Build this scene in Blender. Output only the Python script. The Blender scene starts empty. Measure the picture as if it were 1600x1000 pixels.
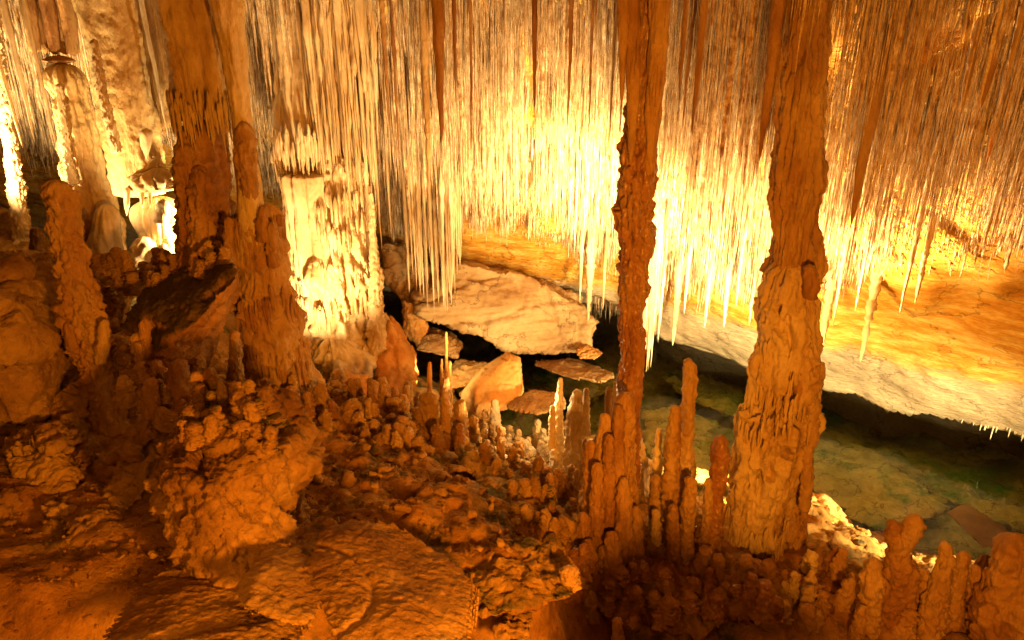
import bpy, bmesh, math
import numpy as np
from mathutils import Vector

# ------------------------------------------------------------------ camera, world, lamps, exposure
SC = bpy.context.scene
COL = SC.collection
F, PITCH, CZ = 1067.0, math.radians(20.9), 4.0
SP, CP = math.sin(PITCH), math.cos(PITCH)

def ray(px, py):
    a = (np.asarray(px, float) - 800) / F
    b = (500 - np.asarray(py, float)) / F
    return a, CP + b * SP, -SP + b * CP

def at(px, py, Y):
    """World point seen in the direction (px, py), at the distance Y along the ground."""
    x, y, z = ray(px, py)
    t = Y / y
    return np.array([x * t, Y + 0 * t, CZ + z * t])

def scale_at(px, py, Y):
    return (Y / ray(px, py)[1]) / F          # metres per photo pixel there

cam = bpy.data.cameras.new('camera')
cam.lens, cam.sensor_width = 24.0, 36.0
cam.clip_start, cam.clip_end = 0.05, 200
camo = bpy.data.objects.new('camera', cam)
camo.location = (0, 0, CZ)
camo.rotation_euler = (math.pi / 2 - PITCH, 0, 0)
COL.objects.link(camo)
SC.camera = camo

W = bpy.data.worlds.new('World')
SC.world = W
W.use_nodes = True
W.node_tree.nodes['Background'].inputs[0].default_value = (1.0, 0.36, 0.08, 1)
W.node_tree.nodes['Background'].inputs[1].default_value = 0.014

def lamp(name, kind, loc, energy, color, target=None, size=0.1, spot=None, blend=1.0):
    l = bpy.data.lights.new(name, kind)
    l.energy, l.color = energy, color
    if kind == 'AREA':
        l.size = size
    else:
        l.shadow_soft_size = size
    if kind == 'SPOT':
        l.spot_size, l.spot_blend = math.radians(spot), blend
    o = bpy.data.objects.new(name, l)
    o.location = loc
    if target is not None:
        d = Vector(target) - Vector(loc)
        o.rotation_euler = d.to_track_quat('-Z', 'Y').to_euler()
    COL.objects.link(o)
    return o

WARM, AMBER, ORANGE = (1.0, 0.64, 0.27), (1.0, 0.55, 0.15), (1.0, 0.315, 0.02)
LAKE = (1.0, 0.80, 0.40)
# show-cave floodlights hidden behind formations, with added lamps marked among them
lamp('cave_and_fill_lamp', 'SPOT', at(992, 540, 5.4), 1550, WARM, at(1085, 215, 7.0), 0.08, 140)
lamp('cave_and_fill_lamp', 'SPOT', at(985, 420, 5.8), 850, WARM, at(925, 225, 7.2), 0.06, 120)
lamp('cave_and_fill_lamp', 'SPOT', at(812, 722, 4.6), 1150, (1.0, 0.62, 0.25), at(740, 140, 6.2), 0.10, 84)
lamp('cave_and_fill_lamp', 'SPOT', at(1205, 600, 5.1), 1500, WARM, at(1450, 80, 4.9), 0.08, 98)
lamp('cave_and_fill_lamp', 'SPOT', at(1200, 650, 5.2), 190, AMBER, at(1480, 400, 5.6), 0.08, 120)
lamp('cave_and_fill_lamp', 'SPOT', at(500, 588, 5.35), 430, WARM, at(480, 330, 6.5), 0.06, 100)
lamp('cave_and_fill_lamp', 'SPOT', at(330, 350, 5.7), 260, WARM, at(225, 330, 6.1), 0.05, 150)
lamp('cave_and_fill_lamp', 'SPOT', at(-50, 330, 6.2), 800, WARM, at(70, 110, 7.0), 0.08, 140)
lamp('cave_and_fill_lamp', 'SPOT', at(60, 390, 5.2), 300, WARM, at(190, 120, 6.0), 0.08, 110)
lamp('cave_and_fill_lamp', 'POINT', at(835, 625, 5.35), 24, WARM, None, 0.05)
lamp('cave_and_fill_lamp', 'POINT', at(1130, 790, 4.75), 22, AMBER, None, 0.05)
lamp('cave_and_fill_lamp', 'SPOT', at(1120, 735, 4.9), 700, LAKE, at(1060, 600, 6.8), 0.08, 120)  # extra lamp added to brighten the bed in mid-lake
lamp('cave_and_fill_lamp', 'SPOT', (4.8, 3.2, .95), 2700, LAKE, (3.3, 6.4, -.3), 0.10, 84)  # added lamp outside the right of the frame, brightens the lake bed
lamp('cave_and_fill_lamp', 'SPOT', at(978, 590, 5.1), 150, AMBER, at(800, 500, 8.2), 0.08, 90)  # extra lamp put in to brighten the banded slab
lamp('cave_and_fill_lamp', 'SPOT', at(650, 575, 6.6), 110, LAKE, at(760, 565, 8.0), 0.05, 110)  # added to lift the black water under the banded slab
lamp('path_and_fill_lamp', 'AREA', (0.75, 0.25, 2.75), 215, ORANGE, (-.3, 3.4, 1.5), 0.25)
lamp('cave_and_fill_lamp', 'SPOT', at(655, 600, 6.2), 220, WARM, at(676, 400, 7.7), 0.05, 44)  # spot added to whiten the low stalactite bunch
lamp('path_and_fill_lamp', 'AREA', (-1.3, 0.3, 3.1), 30, ORANGE, (-.9, 2.6, 1.8), 0.3)  # second lamp, added to lift the dark ground at front left
lamp('path_and_fill_lamp', 'AREA', (0.2, -0.8, 4.6), 16, (1.0, 0.36, 0.04), (0, 5, 3.6), 0.8)  # added fill from behind the camera, no path fixture stands there

SC.view_settings.view_transform = 'Standard'
SC.view_settings.look = 'None'
SC.view_settings.exposure = 0.0
SC.view_settings.gamma = 1.0
SC.view_settings.use_curve_mapping = False
cy = SC.cycles
cy.use_denoising = True
cy.max_bounces, cy.diffuse_bounces, cy.glossy_bounces = 8, 4, 3
cy.transparent_max_bounces, cy.transmission_bounces = 8, 4
cy.sample_clamp_indirect = 6.0

# ------------------------------------------------------------------ noise
_rng = np.random.RandomState(7)
_perm = np.concatenate([_rng.permutation(256)] * 3)
_g = _rng.normal(size=(256, 3)); _g /= np.linalg.norm(_g, axis=1)[:, None]

def noise(P):
    P = np.asarray(P, np.float64)
    i = np.floor(P).astype(np.int64)
    f = P - i
    i &= 255
    u = f * f * f * (f * (f * 6 - 15) + 10)
    out = 0
    for dx in (0, 1):
        wx = u[..., 0] if dx else 1 - u[..., 0]
        a = _perm[i[..., 0] + dx]
        for dy in (0, 1):
            wy = u[..., 1] if dy else 1 - u[..., 1]
            b = _perm[a + i[..., 1] + dy]
            for dz in (0, 1):
                wz = u[..., 2] if dz else 1 - u[..., 2]
                g = _g[_perm[b + i[..., 2] + dz]]
                d = g[..., 0] * (f[..., 0] - dx) + g[..., 1] * (f[..., 1] - dy) + g[..., 2] * (f[..., 2] - dz)
                out = out + wx * wy * wz * d
    return out * 1.6

def fbm(P, o=4, g=0.5):
    s, a = 0, 1.0
    for k in range(o):
        s = s + a * noise(P * (2.03 ** k) + 17.3 * k); a *= g
    return s

def billow(P, o=3, g=0.5):
    s, a = 0, 1.0
    for k in range(o):
        s = s + a * (np.abs(noise(P * (2.03 ** k) + 9.1 * k)) - 0.28); a *= g
    return s

def sstep(a, b, x):
    t = np.clip((x - a) / (b - a), 0, 1)
    return t * t * (3 - 2 * t)

# ------------------------------------------------------------------ object helpers
def mesh(name, V, Fq, smooth=True):
    V = np.ascontiguousarray(V, np.float32).reshape(-1, 3)
    me = bpy.data.meshes.new(name)
    if not isinstance(Fq, (list, tuple)):
        Fq = [Fq]
    Fq = [np.asarray(f, np.int32) for f in Fq if len(f)]
    nl = sum(f.size for f in Fq); npoly = sum(len(f) for f in Fq)
    me.vertices.add(len(V)); me.vertices.foreach_set('co', V.ravel())
    me.loops.add(nl); me.polygons.add(npoly)
    me.loops.foreach_set('vertex_index', np.concatenate([f.ravel() for f in Fq]))
    sizes = np.concatenate([np.full(len(f), f.shape[1]) for f in Fq])
    me.polygons.foreach_set('loop_start', np.concatenate([[0], np.cumsum(sizes)[:-1]]).astype(np.int32))
    me.polygons.foreach_set('use_smooth', np.full(npoly, smooth))
    me.update(calc_edges=True)
    me.validate()
    return me

def link(name, me, m=None, parent=None, loc=None):
    o = bpy.data.objects.new(name, me)
    COL.objects.link(o)
    if m is not None and me is not None and not me.materials:
        me.materials.append(m)
    if parent is not None:
        o.parent = parent
    if loc is not None:
        o.location = loc
    return o

def tag(o, label=None, cat=None, group=None, kind=None):
    if label: o['label'] = label
    if cat and not kind: kind = 'thing'
    if cat: o['category'] = cat
    if group: o['group'] = group
    if kind: o['kind'] = kind
    return o

def thing(name, label, cat, loc, group=None):
    o = bpy.data.objects.new(name, None)
    o.empty_display_size = 0.1
    o.location = loc
    COL.objects.link(o)
    return tag(o, label, cat, group)

# ------------------------------------------------------------------ materials
def rock_mat(name, c1, c2, c3, scale=3.0, stretch=(1, 1, 1), rough=0.75, bump=0.4, bscale=60, speck=0.35, spec=0.3, wet=0.0, zmix=None, moss=None, veins=0):
    m = bpy.data.materials.new(name); m.use_nodes = True
    nt = m.node_tree; N = nt.nodes; L = nt.links
    b = N['Principled BSDF']
    geo = N.new('ShaderNodeNewGeometry')
    oi = N.new('ShaderNodeObjectInfo')
    mp = N.new('ShaderNodeMapping'); mp.inputs['Scale'].default_value = stretch
    L.new(geo.outputs['Position'], mp.inputs['Vector'])
    def nz(s, d=6, r=0.6, vec=mp):
        n = N.new('ShaderNodeTexNoise'); n.inputs['Scale'].default_value = s
        n.inputs['Detail'].default_value = d; n.inputs['Roughness'].default_value = r
        L.new(vec.outputs[0], n.inputs['Vector']); return n
    n1 = nz(scale); n2 = nz(scale * 6.3, 5, 0.7)
    r1 = N.new('ShaderNodeValToRGB')
    e = r1.color_ramp.elements
    e[0].position, e[0].color = 0.34, (*c1, 1); e[1].position, e[1].color = 0.68, (*c3, 1)
    k = e.new(0.5); k.color = (*c2, 1)
    add = N.new('ShaderNodeMath'); add.operation = 'MULTIPLY_ADD'
    L.new(oi.outputs['Random'], add.inputs[0]); add.inputs[1].default_value = 0.16
    sub = N.new('ShaderNodeMath'); sub.operation = 'SUBTRACT'; sub.inputs[1].default_value = 0.08
    L.new(n1.outputs['Fac'], sub.inputs[0]); L.new(sub.outputs[0], add.inputs[2])
    L.new(add.outputs[0], r1.inputs['Fac'])
    col = r1.outputs['Color']
    if zmix:                                   # bleached rock below an old water line
        zc, zw, colz = zmix
        sx = N.new('ShaderNodeSeparateXYZ'); L.new(geo.outputs['Position'], sx.inputs[0])
        ma = N.new('ShaderNodeMath'); ma.operation = 'MULTIPLY_ADD'; ma.inputs[1].default_value = 0.5
        L.new(n1.outputs['Fac'], ma.inputs[0]); L.new(sx.outputs['Z'], ma.inputs[2])
        mr = N.new('ShaderNodeMapRange'); mr.inputs['From Min'].default_value = zc - zw + .25; mr.inputs['From Max'].default_value = zc + zw + .25
        L.new(ma.outputs[0], mr.inputs['Value'])
        r3 = N.new('ShaderNodeValToRGB')
        r3.color_ramp.elements[0].position = 0.3; r3.color_ramp.elements[0].color = (*[v * .62 for v in colz], 1)
        r3.color_ramp.elements[1].position = 0.65; r3.color_ramp.elements[1].color = (*colz, 1)
        nn = nz(2.3, 8, 0.65, geo); L.new(nn.outputs['Fac'], r3.inputs['Fac'])
        mx = N.new('ShaderNodeMix'); mx.data_type = 'RGBA'
        L.new(mr.outputs[0], mx.inputs['Factor']); L.new(r3.outputs['Color'], mx.inputs[6]); L.new(col, mx.inputs[7])
        col = mx.outputs[2]
    if moss:
        nm = nz(moss[1], 6, 0.7, geo)
        rm = N.new('ShaderNodeMapRange'); rm.inputs['From Min'].default_value = moss[2]; rm.inputs['From Max'].default_value = moss[2] + .12
        L.new(nm.outputs['Fac'], rm.inputs['Value'])
        sx = N.new('ShaderNodeSeparateXYZ'); L.new(geo.outputs['Normal'], sx.inputs[0])
        ru = N.new('ShaderNodeMapRange'); ru.inputs['From Min'].default_value = 0.2; ru.inputs['From Max'].default_value = 0.7
        L.new(sx.outputs['Z'], ru.inputs['Value'])
        mu = N.new('ShaderNodeMath'); mu.operation = 'MULTIPLY'
        L.new(rm.outputs[0], mu.inputs[0]); L.new(ru.outputs[0], mu.inputs[1])
        mx = N.new('ShaderNodeMix'); mx.data_type = 'RGBA'
        L.new(mu.outputs[0], mx.inputs['Factor']); L.new(col, mx.inputs[6]); mx.inputs[7].default_value = (*moss[0], 1)
        col = mx.outputs[2]
    hs = N.new('ShaderNodeMix'); hs.data_type = 'RGBA'; hs.blend_type = 'MULTIPLY'
    hs.inputs['Factor'].default_value = speck
    r2 = N.new('ShaderNodeValToRGB')
    r2.color_ramp.elements[0].position = 0.3; r2.color_ramp.elements[0].color = (0.25, 0.2, 0.16, 1)
    r2.color_ramp.elements[1].position = 0.6; r2.color_ramp.elements[1].color = (1, 1, 1, 1)
    L.new(n2.outputs['Fac'], r2.inputs['Fac'])
    L.new(col, hs.inputs[6]); L.new(r2.outputs['Color'], hs.inputs[7])
    L.new(hs.outputs[2], b.inputs['Base Color'])
    if veins:                                  # thin dark cracks
        dn = nz(1.3, 5, 0.6, geo)
        va = N.new('ShaderNodeMath'); va.operation = 'SUBTRACT'; va.inputs[1].default_value = 0.5
        L.new(dn.outputs['Fac'], va.inputs[0])
        vb = N.new('ShaderNodeMath'); vb.operation = 'ABSOLUTE'; L.new(va.outputs[0], vb.inputs[0])
        vr = N.new('ShaderNodeMapRange'); vr.inputs['From Min'].default_value = 0.0; vr.inputs['From Max'].default_value = 0.012
        vr.inputs['To Min'].default_value = 1 - veins; vr.inputs['To Max'].default_value = 1.0
        L.new(vb.outputs[0], vr.inputs['Value'])
        vm = N.new('ShaderNodeMix'); vm.data_type = 'RGBA'; vm.blend_type = 'MULTIPLY'; vm.inputs['Factor'].default_value = 1
        L.new(hs.outputs[2], vm.inputs[6]); L.new(vr.outputs[0], vm.inputs[7]); L.new(vm.outputs[2], b.inputs['Base Color'])
    b.inputs['Roughness'].default_value = rough
    b.inputs['Specular IOR Level'].default_value = spec
    if wet:
        b.inputs['Coat Weight'].default_value = wet; b.inputs['Coat Roughness'].default_value = 0.25
    nb = nz(bscale, 8, 0.7); nb2 = nz(bscale * .22, 4, 0.6)
    ad = N.new('ShaderNodeMath'); ad.operation = 'MULTIPLY_ADD'; ad.inputs[1].default_value = 2.2
    L.new(nb2.outputs['Fac'], ad.inputs[0]); L.new(nb.outputs['Fac'], ad.inputs[2])
    bp = N.new('ShaderNodeBump'); bp.inputs['Strength'].default_value = bump; bp.inputs['Distance'].default_value = 0.02
    L.new(ad.outputs[0], bp.inputs['Height']); L.new(bp.outputs[0], b.inputs['Normal'])
    return m

M = {}
M['straw'] = rock_mat('straw_calcite', (.26, .12, .04), (.64, .46, .25), (.84, .74, .54), 10, (2.0, 2.0, 1.3), .5, .5, 50, .7, .4)
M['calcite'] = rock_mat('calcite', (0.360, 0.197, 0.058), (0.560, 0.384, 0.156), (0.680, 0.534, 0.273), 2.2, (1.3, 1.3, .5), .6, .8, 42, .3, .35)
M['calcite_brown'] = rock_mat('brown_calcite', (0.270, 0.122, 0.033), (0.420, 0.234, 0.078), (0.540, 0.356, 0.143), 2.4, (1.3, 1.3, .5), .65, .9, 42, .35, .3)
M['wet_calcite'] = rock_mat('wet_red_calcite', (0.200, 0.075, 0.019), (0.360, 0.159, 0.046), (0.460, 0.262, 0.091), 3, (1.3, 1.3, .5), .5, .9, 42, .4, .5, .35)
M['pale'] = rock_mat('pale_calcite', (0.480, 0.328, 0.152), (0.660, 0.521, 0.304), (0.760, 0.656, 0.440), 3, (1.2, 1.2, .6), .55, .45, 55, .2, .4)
M['rough'] = rock_mat('rough_limestone', (0.200, 0.100, 0.025), (0.360, 0.209, 0.060), (0.480, 0.309, 0.100), 2.2, (1, 1, 1), .9, .9, 38, .4, .15)
M['dirt'] = rock_mat('cave_earth', (0.170, 0.077, 0.016), (0.340, 0.173, 0.040), (0.460, 0.264, 0.070), 2.6, (1, 1, 1), .95, .9, 34, .45, .1, moss=((.085, .075, .025), 1.9, .51))
M['mossy'] = rock_mat('algae_stained_limestone', (0.220, 0.109, 0.025), (0.380, 0.218, 0.060), (0.480, 0.309, 0.095), 2.4, (1, 1, 1), .95, .9, 36, .45, .1, moss=((.11, .095, .04), 2.1, .47))
M['dusty'] = rock_mat('dust_topped_limestone', (.30, .14, .04), (.44, .24, .08), (.54, .34, .14), 2.4, (1, 1, 1), .95, .9, 36, .4, .1, moss=((.12, .085, .04), 2.1, .22))
M['boulder'] = rock_mat('orange_limestone', (.44, .18, .035), (.57, .28, .07), (.62, .38, .13), 2, (1, 1, 1), .85, .6, 30, .25, .2)
M['slab'] = rock_mat('banded_limestone', (.25, .115, .035), (.40, .235, .09), (.48, .32, .15), 1.6, (.6, .6, 1.8), .75, .5, 24, .25, .25, veins=.55)
M['ceiling'] = rock_mat('yellow_ceiling_rock', (.40, .16, .015), (.60, .29, .03), (.74, .50, .13), 4.5, (.7, .7, 2.4), .7, 1.0, 22, .45, .25, veins=.5, zmix=(1.12, .10, (.60, .45, .26)))
M['bed'] = rock_mat('lake_bed_rock', (.22, .22, .08), (.50, .46, .18), (.68, .58, .28), 1.6, (1, 1, 1), .8, .8, 14, .5, .2, veins=.6, moss=((.09, .24, .06), .9, .50))

# ------------------------------------------------------------------ ceiling profile and ground profile
LIP = np.array([(-14, 10.6), (-6, 10.0), (-3, 9.6), (0, 9.2), (1.5, 8.9), (2.3, 8.5), (3.6, 7.5), (5.3, 6.15), (9, 3.2)])
LIPZ_X = [-14, -3, -1.6, -.6, 1.2, 2.1, 2.8, 9]
LIPZ_Z = [2.0, 1.95, 1.55, 1.05, .95, .42, .30, .30]

def lip_s(X, Y):
    best = np.full(np.shape(X), 1e9); sgn = np.ones(np.shape(X))
    for (x0, y0), (x1, y1) in zip(LIP[:-1], LIP[1:]):
        dx, dy = x1 - x0, y1 - y0
        L = math.hypot(dx, dy)
        u = np.clip(((X - x0) * dx + (Y - y0) * dy) / L ** 2, 0, 1)
        d = np.hypot(X - x0 - u * dx, Y - y0 - u * dy)
        s = np.sign(-((X - x0) * (-dy) + (Y - y0) * dx))
        k = d < best
        best = np.where(k, d, best); sgn = np.where(k, s, sgn)
    return best * sgn

def ceil_z(X, Y):
    X = np.asarray(X, float); Y = np.asarray(Y, float)
    s = lip_s(X, Y)
    s = np.where(s < 0, s * np.interp(X, [1.6, 2.8], [1, 2.6]), s)
    zl = np.interp(X, LIPZ_X, LIPZ_Z)
    g = np.interp(s, [-6, -2.6, -2.2, -.25, 0, .5, 1.2, 2, 3, 4, 6, 9, 14], [-4, -3.2, .25, .22, 0, .6, 1.35, 2.2, 3.3, 4.3, 5.6, 6.5, 7])
    P = np.stack([X * .8, Y * .8, X * 0], -1)
    amp = np.clip(s / 1.2, .12, 1)
    return zl + g + np.where(s > 0, .07, .03) * fbm(P * 2.6 + 7, 4, .6) * np.clip(1.6 - np.abs(s), 0, 1) + amp * (.22 * fbm(P, 3)) + .05 * billow(P * 4, 3) * np.clip(s, .2, 1)

CTRL = [  # photo direction and either a distance ('Y') or a height ('z')
    (0, 1000, 'Y', 2.0), (400, 1000, 'Y', 2.0), (780, 1000, 'Y', 2.1), (0, 850, 'Y', 2.7), (200, 830, 'Y', 2.9), (450, 850, 'Y', 2.75),
    (600, 760, 'Y', 3.6), (700, 850, 'Y', 2.9), (840, 890, 'Y', 2.85), (500, 690, 'Y', 4.3), (650, 650, 'Y', 5.3), (560, 612, 'Y', 6.3),
    (450, 610, 'Y', 5.2), (150, 640, 'Y', 4.3), (40, 560, 'Y', 4.6), (250, 440, 'Y', 6.2), (100, 420, 'Y', 6.8), (30, 380, 'Y', 7.5),
    (735, 720, 'Y', 4.7), (800, 775, 'Y', 4.2), (890, 850, 'Y', 3.7), (780, 690, 'z', .42), (865, 750, 'z', .35), (740, 640, 'z', .2), (690, 605, 'z', .12),
    (960, 890, 'Y', 3.95), (1080, 860, 'Y', 4.15), (1180, 900, 'Y', 3.95), (1250, 870, 'Y', 4.2), (1280, 800, 'z', .16), (1350, 850, 'z', .16),
    (1420, 868, 'z', .05), (1560, 880, 'z', .0), (1300, 900, 'Y', 4.0), (1250, 965, 'Y', 3.55), (1450, 985, 'Y', 3.4), (1600, 1000, 'Y', 3.3),
    (900, 690, 'z', .2), (960, 690, 'z', 0.), (1060, 740, 'z', .12), (1150, 760, 'z', .1),
]
cp = []
for a, b, k, v in CTRL:
    x, y, z = ray(a, b)
    t = v / y if k == 'Y' else (v - CZ) / z
    cp.append((x * t, y * t, CZ + z * t))
cp += [(.6, 3.25, .0), (1.1, 3.25, -.1), (1.6, 3.1, .05), (.6, 2.6, .3), (1.3, 2.6, .1), (.8, 1.7, 1.95), (1.1, 1.75, 1.9), (1.5, 1.75, 1.45), (2.6, 1.8, 1.25), (-3, 1, 2.0), (0, .6, 2.2), (2, .5, 1.3), (4, .8, .8), (6, 2, .4),  # includes an unseen bank raised to block lamp light from the pit
       (-6, 3, 2.2), (-6, 6, 2.4), (-7, 8, 2.2), (-4, 8.5, 1.2), (-2, 8.3, .1), (-.6, 7.6, -.1), (0, 8.3, -.6), (.4, 7.2, -.5), (2, 6.2, -.6), (3.4, 5.8, -.7), (5, 5, -.7), (7, 3.6, -.5), (1, 10, -1), (-3, 11, -1), (4, 9, -1), (7, 7, -1)]
cp = np.array(cp)

def tps_fit(P, lam=.02):
    n = len(P)
    d = np.hypot(P[:, None, 0] - P[None, :, 0], P[:, None, 1] - P[None, :, 1])
    K = np.where(d > 0, d * d * np.log(d + 1e-12), 0) + lam * np.eye(n)
    A = np.c_[np.ones(n), P[:, :2]]
    S = np.block([[K, A], [A.T, np.zeros((3, 3))]])
    return np.linalg.solve(S, np.r_[P[:, 2], 0, 0, 0])
TPS = tps_fit(cp)

def floor_base(X, Y):
    X = np.asarray(X, float); Y = np.asarray(Y, float)
    out = TPS[-3] + TPS[-2] * X + TPS[-1] * Y
    for (x, y, z), w in zip(cp, TPS):
        d2 = (X - x) ** 2 + (Y - y) ** 2
        out = out + w * .5 * d2 * np.log(d2 + 1e-12)
    return out

def floor_z(X, Y):
    X = np.asarray(X, float); Y = np.asarray(Y, float)
    z = floor_base(X, Y)
    P = np.stack([X, Y, 0 * X + 3.7], -1)
    a = .45 + .55 * sstep(2.5, 3.3, Y)
    yl = np.interp(X, [-1.5, -.8], [2.0, 2.5])
    z = z - .42 * (1 - sstep(yl, yl + .35, Y)) * (1 - sstep(.2, .8, X)) * sstep(-2.6, -1.6, X)
    return z + .05 * fbm(P * 1.7, 3) + a * (.07 * fbm(P * 3.2, 3) + .035 * np.maximum(noise(P * 6.5), -.1) + .030 * np.maximum(noise(P * 13 + 4), 0) + .022 * fbm(P * 21, 3, .65))

def on_floor(px, py):
    x, y, z = ray(px, py)
    t = np.linspace(1.5, 14, 900)
    h = CZ + z * t - floor_z(x * t, y * t)
    k = np.argmax(h < 0)
    t0 = t[k] if h[k] < 0 else 9.0
    return np.array([x * t0, y * t0, floor_z(x * t0, y * t0)])

# ------------------------------------------------------------------ big surfaces
def sheet(name, X, Y, Zf, m, label, flip=False):
    gx, gy = np.meshgrid(X, Y)
    V = np.stack([gx, gy, Zf(gx, gy)], -1).reshape(-1, 3)
    nx, ny = len(X), len(Y)
    i = (np.arange(ny - 1)[:, None] * nx + np.arange(nx - 1)[None, :]).ravel()
    Q = np.stack([i, i + 1, i + nx + 1, i + nx], -1)
    if flip: Q = Q[:, ::-1]
    o = link(name, mesh(name, V, Q), m)
    return tag(o, label, kind='structure')

sheet('ground', np.concatenate([np.arange(-7.5, -3.2, .06), np.arange(-3.2, 3.6, .026), np.arange(3.6, 7.6, .06)]), np.concatenate([np.arange(-3, 1.6, .1), np.arange(1.6, 5.6, .024), np.arange(5.6, 11.5, .06)]), floor_z, M['dirt'], 'rubbly orange earth and rock floor sloping down to the water')
sheet('ceiling', np.arange(-11, 9.5, .06), np.concatenate([np.arange(-3, 3, .12), np.arange(3, 11, .048), np.arange(11, 14.5, .1)]), ceil_z, M['ceiling'], 'sloping yellow ceiling rock that dips to a pale shelf above the water', True)

def bed_z(X, Y):
    P = np.stack([X, Y, 0 * X], -1)
    c = np.floor((fbm(P * .9, 2) + P[..., 1] * .25) * 3) / 3
    h = np.interp(lip_s(X, Y), [-1, 1, 2.5], [.30, .22, 0])
    return h -.62 + .3 * fbm(P * .55, 3) + .10 * (c - P[..., 1] * .25) + .10 * billow(P * 2.2, 3)
sheet('lake_bed', np.arange(-6, 9.5, .07), np.arange(3.5, 12, .06), bed_z, M['bed'], 'greenish rock slabs of the lake bed under clear shallow water')

wm = bpy.data.materials.new('water'); wm.use_nodes = True
nt = wm.node_tree; N = nt.nodes; L = nt.links
N.remove(N['Principled BSDF'])
tr = N.new('ShaderNodeBsdfTransparent'); tr.inputs[0].default_value = (.91, .96, .74, 1)
gl = N.new('ShaderNodeBsdfGlossy'); gl.inputs['Roughness'].default_value = 0.015
fr = N.new('ShaderNodeFresnel'); fr.inputs['IOR'].default_value = 1.33
mxs = N.new('ShaderNodeMixShader')
wn = N.new('ShaderNodeTexNoise'); wn.inputs['Scale'].default_value = 3.0; wn.inputs['Detail'].default_value = 2
tc = N.new('ShaderNodeNewGeometry'); L.new(tc.outputs['Position'], wn.inputs['Vector'])
wb = N.new('ShaderNodeBump'); wb.inputs['Strength'].default_value = .06; wb.inputs['Distance'].default_value = .02
L.new(wn.outputs['Fac'], wb.inputs['Height']); L.new(wb.outputs[0], gl.inputs['Normal'])
L.new(fr.outputs[0], mxs.inputs[0]); L.new(tr.outputs[0], mxs.inputs[1]); L.new(gl.outputs[0], mxs.inputs[2])
L.new(mxs.outputs[0], N['Material Output'].inputs[0])
w = link('water', mesh('water', [(-7, 3.4, 0), (9.4, 3.4, 0), (9.4, 13, 0), (-7, 13, 0)], np.array([[0, 1, 2, 3]])), wm)
tag(w, 'still clear underground lake water showing its green bed', kind='structure')

def project(P):
    x, y, z = P[..., 0], P[..., 1], P[..., 2] - CZ
    d = y * CP - z * SP
    u = y * SP + z * CP
    return 800 + F * x / d, 500 - F * u / d, d

def spikes(X, Y, Z, Lg, R, rs, sides=4, rings=8, wob=.0016, rag=.38, closed=False):
    """Many hanging spikes as one vertex and face array."""
    n = len(X)
    f = np.linspace(0, 1, rings)
    taper = (1 - f) ** .55 * .82 + .18 * (1 - f ** 6)
    taper[-1] = 0.02
    rad = R[:, None] * taper[None] * (1 + rag * rs.normal(0, 1, (n, rings)) * (f > 0))
    rad = np.abs(rad)
    if closed:
        rad[:, 0] = R * .08; rad[:, 1] = R * .7
    cx = X[:, None] + np.cumsum(rs.normal(0, wob, (n, rings)), 1) * (Lg[:, None] * .35 + .1)
    cyy = Y[:, None] + np.cumsum(rs.normal(0, wob, (n, rings)), 1) * (Lg[:, None] * .35 + .1)
    cz = Z[:, None] + .05 - (Lg[:, None] + .05) * f[None]
    th = np.linspace(0, 2 * math.pi, sides, endpoint=False)
    V = np.stack([cx[..., None] + rad[..., None] * np.cos(th), cyy[..., None] + rad[..., None] * np.sin(th), np.broadcast_to(cz[..., None], (n, rings, sides))], -1)
    i = (np.arange(rings - 1)[:, None] * sides + np.arange(sides)[None]).ravel()
    j = (np.arange(rings - 1)[:, None] * sides + (np.arange(sides)[None] + 1) % sides).ravel()
    q = np.stack([i, i + sides, j + sides, j], -1)
    Q = (q[None] + (np.arange(n) * rings * sides)[:, None, None]).reshape(-1, 4)
    return V, Q

# ------------------------------------------------------------------ flowstone bodies
def resample(c, r, n):
    d = np.r_[0, np.cumsum(np.linalg.norm(np.diff(c, axis=0), axis=1))]
    t = np.linspace(0, d[-1], n)
    cc = np.stack([np.interp(t, d, c[:, k]) for k in range(3)], -1)
    rr = np.interp(t, d, r)
    k = max(1, n // 60)
    if k > 1:
        ker = np.ones(2 * k + 1) / (2 * k + 1)
        def sm(a):
            return np.convolve(np.pad(a, k, mode='edge'), ker, 'valid')
        cc = np.stack([sm(cc[:, 0]), sm(cc[:, 1]), cc[:, 2]], -1); rr = sm(rr)
    return cc, rr, t, d[-1]

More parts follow.
